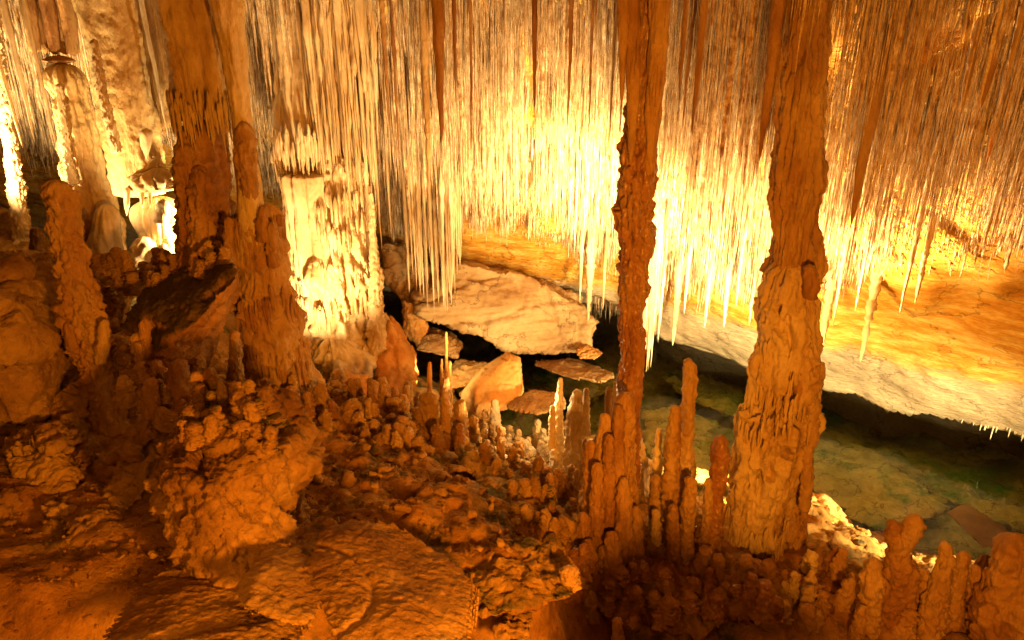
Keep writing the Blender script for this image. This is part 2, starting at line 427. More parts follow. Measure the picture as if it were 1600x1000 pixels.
def body(c, r, style, seed=0, nu=72, dv=.016, top='round', bottom='flat', depth=1.0):
    """Closed tube round a mostly vertical path from its top to its bottom, roughened like flowstone."""
    c = np.asarray(c, float); r = np.asarray(r, float)
    ln = np.linalg.norm(np.diff(c, axis=0), axis=1).sum()
    n = int(np.clip(ln / dv, 10, 420))
    cc, rr, t, T = resample(c, r, n)
    def cap(mode, q, r0):
        if mode == 'round': return np.sqrt(np.clip(1 - np.clip(1 - q / r0, 0, 1) ** 2, 0, 1))
        if mode == 'point': return np.clip(q / (6 * r0), 0, 1) ** .7
        if mode == 'blunt': return np.clip(q / (.3 * r0), 0, 1) ** .4
        if mode == 'flat': return np.clip(q / (.12 * r0), 0, 1) ** .5
        return 1 + 0 * q
    cm = cap(top, t, max(rr[min(n - 1, 3)], 1e-3)) * cap(bottom, T - t, max(rr[-1], 1e-3))
    th = np.linspace(0, 2 * math.pi, nu, endpoint=False)
    D = np.stack([np.cos(th), np.sin(th) * depth, 0 * th], -1)
    B = cc[:, None, :] + rr[:, None, None] * D[None]
    R = np.broadcast_to(rr[:, None], (n, nu))
    k = 1 / np.clip(R, .03, .3)
    S = np.array([seed * 3.17, seed * 7.7, seed * 1.3])
    z = B[..., 2:3]
    V0 = B * [1, 1, 0] + S
    d = np.zeros((n, nu))
    st = dict(style)
    kk = 1 / np.clip(np.median(rr), .04, .25)
    if st.get('flute'):
        Q = np.concatenate([V0[..., :2] * kk * st.get('ff', 1.0), z * kk * .13 * st.get('fz', 1) + seed], -1)
        d += st['flute'] * R * billow(Q, 2, .55) * 1.6
    if st.get('knob'):
        Q = (V0 + [0, 0, 1] * z * .8) * kk * st.get('kf', 1.4)
        d += st['knob'] * R * billow(Q, 3, .5) * 1.5
    if st.get('lump'):
        Q = (V0 + [0, 0, 1] * z) * kk * .5
        d += st['lump'] * R * fbm(Q, 2)
    if st.get('tier'):
        h = st.get('th', .3)
        Q = np.concatenate([V0[..., :2] * kk * 1.6, z * kk * .2], -1)
        zw = z[..., 0] / h + .5 * noise(Q) + .22 * np.abs(noise(Q * 2.6 + 5)) + .6 * noise(V0 * kk * .4 + [0, 0, 1] * z)
        f = 1 - (zw - np.floor(zw))
        d += st['tier'] * R * (f ** 1.6 * (1 - sstep(.86, 1, f)) - .3)
    if st.get('slot'):
        Q = np.concatenate([V0[..., :2] * kk * 4.6, z * kk * 1.05], -1) + 31
        a = noise(Q); b = noise(V0 * kk * .35 + [0, 0, 1] * z * kk * .35 + 4)
        d -= st['slot'] * R * sstep(.16, .34, a) * sstep(-.2, .1, b)
    if st.get('spike'):
        Q = (V0 + [0, 0, 1] * z) * 42
        d += st['spike'] * np.clip(noise(Q) - .25, 0, 1)
    if st.get('fine'):
        Q = (V0 + [0, 0, 1] * z) * st.get('fnf', 26)
        d += st['fine'] * billow(Q, 2)
    d = np.maximum(d, -.6 * R)
    V = cc[:, None, :] + ((R + d) * cm[:, None])[..., None] * D[None]
    # domes bulge unevenly
    V[..., 2] += (cm[:, None] * .25 * d) * 1.0
    i = np.arange(n - 1)[:, None] * nu + np.arange(nu)[None]
    j = np.arange(n - 1)[:, None] * nu + (np.arange(nu)[None] + 1) % nu
    Q = np.stack([i, i + nu, j + nu, j], -1).reshape(-1, 4)
    return V.reshape(-1, 3), Q

def join(parts):
    V, Fs, o = [], [], 0
    for v, f in parts:
        V.append(v); Fs.append(f + o); o += len(v)
    return np.concatenate(V), np.concatenate(Fs)

def rows_to_path(rows, Y):
    c, r = [], []
    for row in rows:
        py, a, b = row[:3]
        y = row[3] if len(row) > 3 else Y
        c.append(at((a + b) / 2, py, y)); r.append((b - a) / 2 * scale_at((a + b) / 2, py, y))
    return np.array(c), np.array(r)

ST_COL = dict(flute=.16, knob=.10, lump=.14, tier=.10, th=.30, fine=.006)
ST_TIER = dict(flute=.20, knob=.12, lump=.16, tier=.08, th=.27, slot=.50, fine=.010, ff=2.0, fz=2.2)
ST_SMOOTH = dict(flute=.20, knob=.04, lump=.10, fine=.004)
ST_CURTAIN = dict(flute=.34, knob=.05, lump=.10, ff=1.5, fine=.006, fz=.6)
ST_WET = dict(flute=.22, knob=.18, lump=.22, slot=.25, fine=.010, spike=.012, ff=1.3)
ST_KNOB = dict(flute=.10, knob=.34, lump=.26, fine=.009, kf=1.7, slot=.12)
ST_STG = dict(flute=.08, knob=.30, lump=.18, tier=.10, th=.09, fine=.006, kf=1.3)
ST_STGF = dict(flute=.28, knob=.22, lump=.15, tier=.12, th=.18, fine=.006)
_seed = [0]
def part(name, rows, Y, style, m, parent=None, top='round', bottom='flat', nu=72, dv=.016, depth=1.0, label=None):
    _seed[0] += 1
    c, r = rows_to_path(rows, Y)
    V, Q = body(c, r, style, _seed[0], nu, dv, top, bottom, depth)
    if parent is not None:
        q = parent
        while q is not None:
            V = V - np.array(q.location); q = q.parent
    else:
        base = c[-1].copy(); V = V - base
    o = link(name, mesh(name, V, Q), m, parent)
    if parent is None: o.location = base
    if label: o['label'] = label
    return o

def fringe(rows, Y, n, Lr, Rr_, m, parent, seed, tiers=7):
    """Stone drips hanging close to the skin of a column, in uneven rows."""
    q = np.random.RandomState(seed)
    c, r = rows_to_path(rows, Y)
    z0, z1 = c[-1][2], c[0][2]
    tz = np.sort(q.uniform(z0 + .05, z1, tiers))
    th = q.uniform(math.pi * .9, math.pi * 2.1, n)
    k = q.randint(tiers, size=n)
    z = np.clip(tz[k] + .05 * np.sin(th * 3 + k * 2.1) + q.normal(0, .03, n), z0 + .03, z1)
    o = np.argsort(c[:, 2])
    rr = np.interp(z, c[o, 2], r[o]) * q.uniform(.93, 1.04, n)
    x = np.interp(z, c[o, 2], c[o, 0]) + rr * np.cos(th); y = np.interp(z, c[o, 2], c[o, 1]) + rr * np.sin(th)
    V, Q = spikes(x, y, z, q.uniform(*Lr, n), q.uniform(*Rr_, n), q, 6, 9, .004, .16, True)
    V = V.reshape(-1, 3); p = parent
    while p is not None:
        V = V - np.array(p.location); p = p.parent
    return tag(link('drip_fringe', mesh('drip_fringe', V, Q), M[m], parent), kind='stuff')

def solo(name, label, cat, rows, Y, style, m, group=None, **k):
    return tag(part(name, rows, Y, style, m, **k), label, cat, group)

# --- central dark column with the stalagmite cluster grown into its foot
def column(label, px, py, Y):
    return thing('cave_column', label, 'cave column', at(px, py, Y))

t = column('dark reddish column in mid-cave, wet and narrow, joining ceiling to lakeside cluster', 955, 900, 4.3)
part('shaft', [(-80, 985, 1022), (100, 985, 1020), (200, 974, 1029), (250, 966, 1027), (300, 967, 1026), (350, 963, 1022), (420, 966, 1018), (480, 967, 1008), (520, 965, 1006), (560, 968, 1005), (620, 965, 1000), (680, 962, 1000), (760, 960, 1000)], 4.35, ST_WET, M['wet_calcite'], t, nu=110, dv=.012)
part('hanging_stalactite', [(-80, 972, 1000), (60, 976, 1000), (150, 979, 999), (230, 981, 992), (258, 983, 986)], 4.22, ST_SMOOTH, M['calcite_brown'], t, bottom='point')
part('hanging_stalactite', [(-80, 1012, 1052), (60, 1014, 1044), (150, 1008, 1036), (220, 1006, 1028), (300, 1010, 1020)], 4.25, ST_SMOOTH, M['calcite_brown'], t, bottom='point')
part('hanging_stalactite', [(-80, 958, 985), (40, 965, 982), (130, 968, 976), (165, 970, 973)], 4.2, ST_SMOOTH, M['calcite_brown'], t, bottom='point')
part('flowstone_base', [(680, 918, 985), (720, 914, 990), (760, 910, 992), (800, 908, 992), (850, 905, 1000), (890, 900, 1010), (940, 890, 1025), (1010, 880, 1050)], 4.12, ST_STGF, M['calcite_brown'], t, nu=120, dv=.012)
fringe([(700, 912, 990), (800, 908, 994), (900, 900, 1010), (950, 890, 1020)], 4.1, 160, (.05, .16), (.008, .020), 'calcite_brown', t, 204, 6)
for rows, Y in [([(612, 962, 992), (660, 960, 992), (740, 956, 992), (860, 950, 992)], 4.0), ([(632, 958, 976), (700, 956, 976), (800, 950, 985)], 3.93), ([(645, 936, 956), (690, 932, 958), (760, 922, 962), (880, 918, 966)], 4.0),
                ([(678, 944, 960), (740, 940, 962), (820, 936, 968)], 3.9), ([(688, 915, 932), (740, 911, 936), (860, 908, 945)], 4.02), ([(722, 926, 942), (780, 922, 946), (880, 916, 950)], 3.86), ([(745, 966, 984), (800, 962, 988), (890, 958, 994)], 3.84), ([(800, 904, 920), (850, 900, 926), (900, 898, 930)], 3.82), ([(790, 984, 1002), (840, 982, 1006), (900, 978, 1010)], 3.88), ([(842, 910, 930), (880, 906, 936), (920, 902, 940)], 3.72), ([(830, 946, 966), (880, 942, 972), (930, 936, 978)], 3.72)]:
    part('fused_stalagmite', rows, Y, dict(ST_STG, slot=.12), M['calcite_brown'], t, nu=48)

# --- broad right column
t = column('broad tan column right of centre with dripping flowstone tiers, tallest and thickest nearby', 1180, 930, 4.3)
part('upper_shaft', [(-80, 1236, 1304), (0, 1231, 1298), (100, 1223, 1292), (200, 1212, 1288), (300, 1209, 1282), (380, 1208, 1278), (440, 1200, 1278)], 4.35, dict(flute=.30, knob=.10, lump=.14, tier=.04, th=.5, slot=.12, fine=.010, ff=2.6, fz=.6), M['calcite'], t, nu=140, dv=.011)
ls = part('lower_shaft', [(405, 1206, 1276), (440, 1199, 1279), (480, 1185, 1281), (520, 1183, 1276), (540, 1182, 1270), (560, 1174, 1276), (600, 1174, 1276), (622, 1174, 1272), (645, 1160, 1278), (664, 1152, 1272), (700, 1150, 1254), (750, 1140, 1240), (800, 1135, 1228), (850, 1128, 1218), (900, 1120, 1220), (960, 1110, 1228), (1010, 1100, 1235)], 4.3, ST_TIER, M['calcite'], t, nu=150, dv=.0095)
fringe([(440, 1199, 1279), (520, 1183, 1276), (600, 1174, 1276), (664, 1152, 1272), (750, 1140, 1240), (850, 1128, 1218), (930, 1116, 1224)], 4.3, 330, (.06, .20), (.008, .020), 'calcite', t, 201, 11)
part('side_shaft', [(640, 1240, 1268), (690, 1232, 1271), (760, 1222, 1266), (820, 1214, 1260), (870, 1210, 1254), (930, 1202, 1260)], 4.35, dict(ST_TIER, tier=.18), M['calcite_brown'], t, nu=72, dv=.012)
for rows in ([(588, 1258, 1278), (640, 1256, 1280), (660, 1258, 1276)], [(570, 1240, 1262), (620, 1238, 1262), (650, 1240, 1260)], [(648, 1262, 1280), (690, 1258, 1278), (700, 1258, 1274)], [(692, 1254, 1272), (760, 1250, 1270), (800, 1248, 1264)], [(412, 1256, 1276), (450, 1254, 1279), (470, 1256, 1276)]):
    part('knob', rows, 4.12, ST_STG, M['calcite_brown'], ls, nu=32)

# --- pale floodlit column, left middle
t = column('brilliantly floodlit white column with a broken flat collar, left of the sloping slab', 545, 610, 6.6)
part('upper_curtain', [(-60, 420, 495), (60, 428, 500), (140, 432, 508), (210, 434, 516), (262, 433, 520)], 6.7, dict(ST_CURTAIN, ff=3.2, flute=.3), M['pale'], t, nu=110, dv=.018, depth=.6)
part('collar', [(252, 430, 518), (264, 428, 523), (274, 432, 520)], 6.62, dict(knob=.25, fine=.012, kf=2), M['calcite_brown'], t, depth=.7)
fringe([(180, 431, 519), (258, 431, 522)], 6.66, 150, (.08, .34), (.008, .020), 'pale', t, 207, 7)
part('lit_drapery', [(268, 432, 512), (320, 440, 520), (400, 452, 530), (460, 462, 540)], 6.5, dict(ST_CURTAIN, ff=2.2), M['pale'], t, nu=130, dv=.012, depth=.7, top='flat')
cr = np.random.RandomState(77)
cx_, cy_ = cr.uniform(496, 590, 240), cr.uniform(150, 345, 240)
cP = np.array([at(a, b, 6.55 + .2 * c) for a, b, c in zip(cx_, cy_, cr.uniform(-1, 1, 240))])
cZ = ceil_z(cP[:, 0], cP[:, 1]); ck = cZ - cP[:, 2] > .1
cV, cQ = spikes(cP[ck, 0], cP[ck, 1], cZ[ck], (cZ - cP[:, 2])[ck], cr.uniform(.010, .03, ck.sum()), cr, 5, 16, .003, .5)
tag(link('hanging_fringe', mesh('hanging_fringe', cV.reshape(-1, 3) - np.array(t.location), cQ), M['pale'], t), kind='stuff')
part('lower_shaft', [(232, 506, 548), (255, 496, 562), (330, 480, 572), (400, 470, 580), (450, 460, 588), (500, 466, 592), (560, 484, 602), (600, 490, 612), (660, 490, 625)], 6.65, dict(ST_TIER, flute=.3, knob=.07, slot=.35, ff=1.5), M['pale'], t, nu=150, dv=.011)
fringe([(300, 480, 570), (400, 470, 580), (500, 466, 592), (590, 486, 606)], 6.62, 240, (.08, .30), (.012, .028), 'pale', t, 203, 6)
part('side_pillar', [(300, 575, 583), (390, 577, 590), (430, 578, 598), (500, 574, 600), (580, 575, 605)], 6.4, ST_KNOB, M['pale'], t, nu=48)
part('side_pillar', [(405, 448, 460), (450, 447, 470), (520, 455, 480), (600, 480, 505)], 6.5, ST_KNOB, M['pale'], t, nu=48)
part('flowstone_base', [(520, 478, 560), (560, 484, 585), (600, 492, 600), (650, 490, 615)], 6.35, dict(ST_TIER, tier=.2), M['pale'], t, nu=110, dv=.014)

# --- twin hanging stumps, and the leaning narrow column next to them
t = column('thick double stalactite with a sheared-off flat bottom meeting a dark brown stalagmite', 315, 420, 5.0)
part('hanging_shaft', [(-80, 232, 292), (0, 242, 300), (100, 262, 322), (160, 270, 330), (192, 275, 330)], 5.0, dict(ST_SMOOTH, flute=.2, knob=.08, fine=.008), M['calcite'], t, nu=90, bottom='blunt')
part('hanging_shaft', [(-80, 262, 322), (0, 278, 336), (100, 300, 352), (160, 312, 358), (190, 318, 360)], 5.06, dict(ST_SMOOTH, flute=.2, knob=.08, fine=.008), M['calcite'], t, nu=90, bottom='blunt')
fringe([(150, 268, 358), (200, 276, 360)], 5.02, 90, (.05, .24), (.007, .017), 'calcite', t, 206, 6)
for rows, Y in [([(180, 284, 336), (225, 277, 342), (300, 278, 347), (360, 284, 352), (440, 284, 365)], 5.0), ([(222, 274, 300), (260, 272, 306), (330, 276, 320), (440, 278, 330)], 4.9),
                ([(184, 330, 352), (250, 320, 358), (320, 312, 360), (420, 320, 372)], 5.1), ([(258, 300, 322), (300, 296, 330), (400, 290, 340)], 4.85), ([(176, 310, 330), (210, 306, 334), (260, 304, 340)], 5.1)]:
    part('lower_stalagmite', rows, Y, dict(ST_STGF, knob=.3), M['calcite_brown'], t, nu=72, dv=.011)

t = column('slim leaning column flaring into a brown tiered flowstone skirt', 430, 620, 4.9)
part('upper_shaft', [(-80, 318, 376), (0, 326, 380), (100, 346, 386), (190, 363, 393), (215, 366, 397), (240, 366, 400), (300, 371, 410), (360, 371, 415), (420, 378, 415)], 4.9, ST_SMOOTH, M['calcite'], t, nu=80)
part('collar_stalagmite', [(188, 372, 386), (215, 368, 398), (250, 366, 402), (290, 372, 408), (350, 376, 412)], 4.84, ST_KNOB, M['calcite_brown'], t, nu=60, bottom='point')
part('flowstone_skirt', [(318, 405, 436), (345, 366, 440), (400, 364, 450), (450, 368, 454), (500, 372, 465), (560, 385, 484), (610, 388, 494), (680, 380, 510)], 5.0, dict(ST_TIER, tier=.2, th=.24, slot=.2), M['calcite_brown'], t, nu=140, dv=.011)
fringe([(345, 366, 440), (400, 364, 450), (500, 372, 465), (560, 385, 484), (620, 388, 494)], 5.0, 220, (.06, .22), (.010, .022), 'calcite_brown', t, 202, 6)
for rows in ([(338, 350, 362), (380, 348, 366), (440, 350, 372)], [(320, 404, 416), (350, 400, 420), (380, 402, 424)], [(346, 418, 432), (380, 414, 436), (420, 418, 436)]):
    part('knob', rows, 4.8, ST_STG, M['calcite_brown'], t, nu=32)

# --- back left columns
t = column('broad pale leaning column with a rough chalky stripe down its face', 225, 420, 5.9)
part('hanging_shaft', [(-80, 98, 196), (0, 118, 207), (100, 140, 226), (200, 160, 250), (260, 172, 258), (308, 180, 258)], 5.9, dict(flute=.12, knob=.08, lump=.1, fine=.014, fnf=30), M['calcite'], t, nu=110, dv=.016, depth=.7)
part('side_curtain', [(-80, 180, 232), (0, 200, 246), (80, 222, 262), (150, 236, 268), (190, 246, 266), (215, 254, 262)], 5.95, ST_CURTAIN, M['calcite'], t, nu=70, bottom='point', depth=.5)
part('chalky_ridge', [(60, 140, 152), (140, 152, 166), (220, 170, 186), (240, 176, 190)], 5.62, dict(knob=.5, fine=.012, kf=2), M['pale'], t, nu=40)
part('ledge', [(262, 226, 274), (275, 206, 280), (292, 200, 282), (300, 210, 272)], 5.75, dict(knob=.3, fine=.02, kf=1.6), M['pale'], t, nu=90, dv=.01, depth=.7)
part('lower_flowstone', [(306, 208, 284), (330, 206, 286), (360, 214, 284), (388, 226, 276), (420, 220, 290)], 5.85, dict(ST_CURTAIN, flute=.5), M['pale'], t, nu=110, dv=.012, depth=.7)
for rows in ([(292, 192, 204), (330, 195, 201), (338, 196, 200)], [(290, 216, 226), (318, 219, 224), (328, 220, 223)], [(288, 228, 240), (310, 231, 237), (326, 233, 235)], [(200, 218, 238), (230, 216, 240), (250, 222, 236)]):
    part('drip', rows, 5.65, ST_SMOOTH, M['pale'], t, nu=24, bottom='point')
for rows in ([(310, 246, 262), (335, 242, 266), (350, 244, 264)], [(380, 248, 262), (395, 246, 264), (410, 246, 264)], [(370, 206, 240), (400, 200, 244), (430, 196, 250)]):
    part('knob', rows, 5.6, ST_STG, M['pale'], t, nu=32)

t = column('ribbed column with a flat ledge cap beneath dark stalactites, far left', 160, 420, 6.6)
part('cap_ledge', [(86, 54, 128), (92, 52, 132), (100, 60, 130)], 6.6, dict(knob=.1, fine=.012), M['calcite_brown'], t, nu=90, dv=.006, depth=.8)
part('shaft', [(98, 62, 130), (120, 72, 132), (150, 86, 138), (250, 100, 158), (300, 106, 174), (350, 114, 186), (400, 120, 192), (450, 120, 200)], 6.6, dict(ST_TIER, slot=.1), M['calcite'], t, nu=110, dv=.014)
part('chalky_ridge', [(130, 86, 96), (200, 96, 106), (260, 102, 116), (290, 104, 124)], 6.32, dict(knob=.5, fine=.014, kf=2), M['pale'], t, nu=40)
part('flowstone_foot', [(318, 150, 182), (350, 148, 186), (400, 136, 190), (440, 130, 200)], 6.3, dict(ST_CURTAIN, flute=.4), M['pale'], t, nu=80, dv=.012)
for k, (a, b, y1) in enumerate([(42, 62, 84), (58, 76, 84), (72, 92, 86), (88, 110, 86), (100, 122, 88)]):
    part('hanging_stalactite', [(-60, a - 26, b - 22), (20, a - 6, b - 4), (y1, a + 6, b + 2)], 6.6 + .1 * (k % 2), ST_SMOOTH, M['calcite_brown'], t, nu=36, dv=.03)

solo('cave_column', 'thin pale tapering column standing alone at the far left wall', 'cave column', [(-40, -22, -6), (60, -16, 4), (140, -6, 12), (200, 2, 22), (260, 8, 30), (320, 16, 40), (385, 24, 52), (430, 26, 60)], 6.9, ST_KNOB, M['pale'], nu=56)

# --- left knobbly stalagmite
t = thing('stalagmite', 'tall knobbly dark orange stalagmite with two prongs beside the left boulder', 'stalagmite', at(160, 660, 4.1))
part('main_stem', [(280, 66, 106), (300, 66, 112), (320, 74, 118), (380, 82, 128), (420, 90, 136), (460, 96, 150), (500, 102, 166), (540, 106, 172), (570, 120, 172), (600, 130, 178), (650, 134, 190), (720, 130, 205)], 4.1, ST_KNOB, M['calcite_brown'], t, nu=110, dv=.011)
part('side_prong', [(296, 104, 124), (340, 102, 128), (390, 108, 132), (440, 112, 140)], 4.15, ST_KNOB, M['calcite_brown'], t, nu=56)
part('knob', [(498, 156, 170), (540, 150, 172), (570, 150, 168)], 4.0, ST_STG, M['calcite_brown'], t, nu=30)
part('knob', [(500, 100, 116), (530, 102, 120), (550, 106, 120)], 4.0, ST_STG, M['calcite_brown'], t, nu=30)

# ------------------------------------------------------------------ rocks
def rock_mesh(pts, vox=.022, seed=0, rough=.03, rf=3.0, fine=.010, it=1, strata=0):
    bm = bmesh.new()
    vs = [bm.verts.new(p) for p in pts]
    r = bmesh.ops.convex_hull(bm, input=vs)
    bmesh.ops.delete(bm, geom=[v for v in bm.verts if not v.link_faces], context='VERTS')
    me = bpy.data.meshes.new('hull'); bm.to_mesh(me); bm.free()
    o = bpy.data.objects.new('hull', me); COL.objects.link(o)
    md = o.modifiers.new('r', 'REMESH'); md.mode = 'VOXEL'; md.voxel_size = vox
    dg = bpy.context.evaluated_depsgraph_get()
    ev = o.evaluated_get(dg); em = ev.to_mesh()
    n = len(em.vertices); co = np.empty(n * 3); em.vertices.foreach_get('co', co); co = co.reshape(-1, 3)
    q = np.empty(len(em.loops), np.int32); em.loops.foreach_get('vertex_index', q); q = q.reshape(-1, 4)
    ev.to_mesh_clear()
    bpy.data.objects.remove(o); bpy.data.meshes.remove(me)
    def smooth(c):
        a = np.zeros_like(c); w_ = np.zeros(len(c))
        for k in range(4):
            np.add.at(a, q[:, k], c[q[:, (k + 1) % 4]]); np.add.at(a, q[:, k], c[q[:, (k + 3) % 4]]); np.add.at(w_, q[:, k], 2)
        return .4 * c + .6 * a / np.maximum(w_, 1)[:, None]
    for _ in range(it): co = smooth(co)
    fn = np.cross(co[q[:, 2]] - co[q[:, 0]], co[q[:, 3]] - co[q[:, 1]])
    nn = np.zeros_like(co)
    for k in range(4): np.add.at(nn, q[:, k], fn)
    nn /= np.linalg.norm(nn, axis=1)[:, None] + 1e-12
    S = seed * np.array([3.1, 5.7, 1.9])
    a = fbm(co * rf + S, 2); b = noise(co * rf * 2.1 + S + 3)
    d = rough * 1.1 * a + rough * .22 * (np.floor(b * 3.2) / 3.2 + .75 * sstep(.6, 1, b * 3.2 - np.floor(b * 3.2))) + rough * .30 * fbm(co * rf * 4 + S, 4, .6) + fine * fbm(co * 30 + S, 3, .7)
    d -= rough * .7 * sstep(.06, 0, np.abs(noise(co * rf * .55 + S + 8)))
    if rough >= .025:                          # broken faces meeting at sharp steps
        rr = np.random.RandomState(seed + 500)
        ns = 46
        sd = co[rr.randint(len(co), size=ns)]
        tl = rr.normal(0, 1, (ns, 3)); of = rr.normal(0, .5, ns)
        wc = co + rough * 1.2 * np.stack([noise(co * rf * 3 + 3 * j) for j in range(3)], -1)
        k = np.argmin(((wc[:, None, :] - sd[None]) ** 2).sum(-1), 1)
        e = (co - sd[k])
        d += rough * .45 * of[k] + .16 * np.clip((e * tl[k]).sum(-1), -rough * 3, rough * 3)
    if strata:
        d += strata * np.abs(noise(co * [1.2, 1.2, 14] + S))
    co = co + nn * d[:, None]
    return co, q

_rs = [0]
def rock(name, label, cat, pix, m, group=None, thick=None, fineness=None, **k):
    """Boulder from corner points seen in the photo (px, py, distance), hulled with copies pushed back by thick."""
    _rs[0] += 1
    P = [at(a, b, y) for a, b, y in pix]
    if thick:
        P += [p + np.array([p[0] * .04, thick, -.25 * thick]) for p in P]
    P = np.array(P)
    ext = (P.max(0) - P.min(0)).max()
    base = np.array([*(P.mean(0)[:2]), P[:, 2].min()])
    V, Q = rock_mesh(P - base, max(ext / (fineness or (82 if min(y for _, _, y in pix) < 3.4 else 52)), .009), seed=_rs[0], **k)
    o = link(name, mesh(name, V, Q), m, None, base)
    return tag(o, label, cat, group)

rock('boulder', 'large rounded dark boulder at the left edge in front of the knobbly stalagmite', 'boulder', [(-60, 400, 4.2), (20, 408, 4.2), (50, 480, 4.0), (78, 545, 3.9), (76, 600, 3.9), (60, 655, 3.8), (20, 670, 3.7), (-60, 680, 3.7), (-60, 520, 3.5), (10, 520, 3.7)], M['rough'], thick=.7, rough=.05, rf=2.6, fine=.016)
t = rock('boulder', 'huge rough craggy boulder with knobs on top, left foreground', 'boulder', [(292, 640, 2.97), (262, 672, 2.87), (350, 640, 3.02), (410, 670, 2.92), (440, 712, 2.82), (448, 770, 2.77), (425, 885, 2.48), (372, 940, 2.32), (300, 925, 2.38), (235, 800, 2.6), (255, 830, 2.62), (215, 765, 2.72), (222, 705, 2.77), (330, 760, 2.50), (260, 760, 2.57)], M['rough'], thick=.5, rough=.06, rf=2.4, fine=.020)
rock('rock_slab', 'big tilted slab with an orange lit underside and stumps along its back', 'rock slab', [(372, 431, 4.2), (310, 500, 4.0), (245, 562, 3.9), (366, 470, 4.6), (340, 540, 4.55), (314, 604, 4.5), (260, 575, 4.3), (180, 512, 4.25), (198, 482, 4.6), (290, 398, 5.2), (350, 388, 5.0)], M['dusty'], rough=.03, rf=3, fine=.014)
rock('rock_slab', 'long broad banded limestone slab lying at the water below the lit straws', 'rock slab', [(642, 462, 8.2), (652, 492, 7.95), (722, 412, 8.4), (790, 424, 8.4), (870, 452, 8.5), (912, 478, 8.5), (925, 510, 8.4), (918, 540, 8.3), (880, 553, 8.2), (830, 555, 8.1), (760, 532, 8.0), (690, 495, 8.0), (660, 465, 8.2)], M['slab'], thick=.8, rough=.06, rf=1.6, strata=.05, fineness=90)
rock('rock_slab', 'narrow tan slab running down from the dark gap behind the white tips', 'rock slab', [(590, 378, 8.7), (628, 382, 8.7), (660, 420, 8.6), (705, 445, 8.5), (700, 480, 8.4), (650, 462, 8.4), (640, 490, 8.3), (600, 430, 8.6)], M['slab'], thick=.6, rough=.04, rf=1.6)
rock('boulder', 'bright orange angular boulder at the water edge below the banded slab', 'boulder', [(716, 632, 6.9), (742, 592, 6.9), (795, 561, 7.0), (808, 566, 7.0), (814, 590, 6.95), (818, 622, 6.8), (788, 642, 6.6), (738, 655, 6.5), (745, 610, 6.7)], M['boulder'], thick=.5, rough=.03, rf=2)
rock('boulder', 'low orange rock half hidden behind the bright orange boulder', 'boulder', [(690, 590, 7.6), (720, 570, 7.7), (760, 575, 7.6), (760, 600, 7.4), (700, 612, 7.2)], M['boulder'], thick=.4)
rock('boulder', 'tan wedge of rock under the left end of the banded slab', 'boulder', [(650, 535, 7.9), (670, 522, 8.0), (705, 525, 8.0), (722, 545, 7.9), (715, 560, 7.7), (650, 548, 7.7)], M['slab'], thick=.5)
rock('boulder', 'ribbed brown rock foot standing in the dark water under the slab', 'boulder', [(628, 468, 8.1), (660, 478, 8.1), (668, 520, 8.0), (655, 540, 7.9), (632, 520, 8.0)], M['boulder'], thick=.4)
rock('boulder', 'smooth orange mound of flowstone at the foot of the floodlit column', 'boulder', [(590, 520, 6.6), (606, 500, 6.6), (622, 540, 6.5), (645, 568, 6.4), (650, 600, 6.2), (636, 626, 6.0), (600, 640, 5.9), (585, 600, 6.1)], M['boulder'], thick=.5)
rock('flat_rock', 'thin flat tan rock shelf in the water in front of the banded slab', 'flat rock', [(835, 570, 7.9), (900, 565, 8.1), (960, 590, 7.6), (945, 600, 7.4), (880, 590, 7.5)], M['slab'], thick=.3, rough=.02)
rock('flat_rock', 'small red-brown flake lying under the right end of the banded slab', 'flat rock', [(900, 548, 8.0), (915, 540, 8.1), (940, 554, 8.0), (928, 562, 7.8), (905, 560, 7.8)], M['boulder'], thick=.15, rough=.015)
rock('flat_rock', 'low tan rock ledge right of the bright orange boulder', 'flat rock', [(790, 640, 6.4), (830, 616, 6.6), (880, 622, 6.5), (885, 640, 6.2), (840, 650, 6.1)], M['slab'], thick=.25, rough=.02)
def atz(px, py, z):
    x, y, zz = ray(px, py)
    return (px, py, float((z - CZ) / zz * y))
rock('flat_rock', 'pale strip of rock lying just under the water at the far right', 'flat rock', [atz(1478, 800, -.05), atz(1495, 793, -.04), atz(1530, 812, -.03), atz(1558, 836, -.04), atz(1556, 860, -.06), atz(1535, 856, -.08), atz(1500, 822, -.08)], M['slab'], thick=.10, rough=.015, fine=.004)
rock('flat_rock', 'broad green-brown plate on the lake bed right of the broad column', 'flat rock', [atz(1265, 690, -.3), atz(1340, 700, -.28), atz(1410, 745, -.25), atz(1490, 800, -.22), atz(1400, 850, -.2), atz(1300, 800, -.25), atz(1260, 760, -.28)], M['bed'], thick=.3, rough=.04)
rock('flat_rock', 'olive plate on the lake bed near the shelf at the far right', 'flat rock', [atz(1390, 735, -.3), atz(1480, 740, -.32), atz(1610, 775, -.3), atz(1640, 850, -.2), atz(1560, 830, -.22), atz(1470, 780, -.25)], M['bed'], thick=.3, rough=.04)
rock('flat_rock', 'green submerged block seen between the dark column and the tallest slim stalagmite', 'flat rock', [atz(1000, 650, -.25), atz(1060, 640, -.28), atz(1120, 670, -.25), atz(1160, 720, -.2), atz(1100, 760, -.15), atz(1010, 720, -.2)], M['bed'], thick=.3, rough=.05)
rock('flat_rock', 'brown submerged ledge under the shelf edge right of the dark column', 'flat rock', [atz(1030, 590, -.2), atz(1100, 590, -.22), atz(1180, 630, -.2), atz(1180, 665, -.18), atz(1080, 630, -.16)], M['bed'], thick=.25, rough=.05)
rock('flat_rock', 'dark submerged shelf left of the dark column, in front of the banded slab', 'flat rock', [atz(830, 580, -.2), atz(930, 575, -.25), atz(960, 610, -.2), atz(900, 640, -.15), atz(820, 620, -.18)], M['bed'], thick=.25, rough=.05)
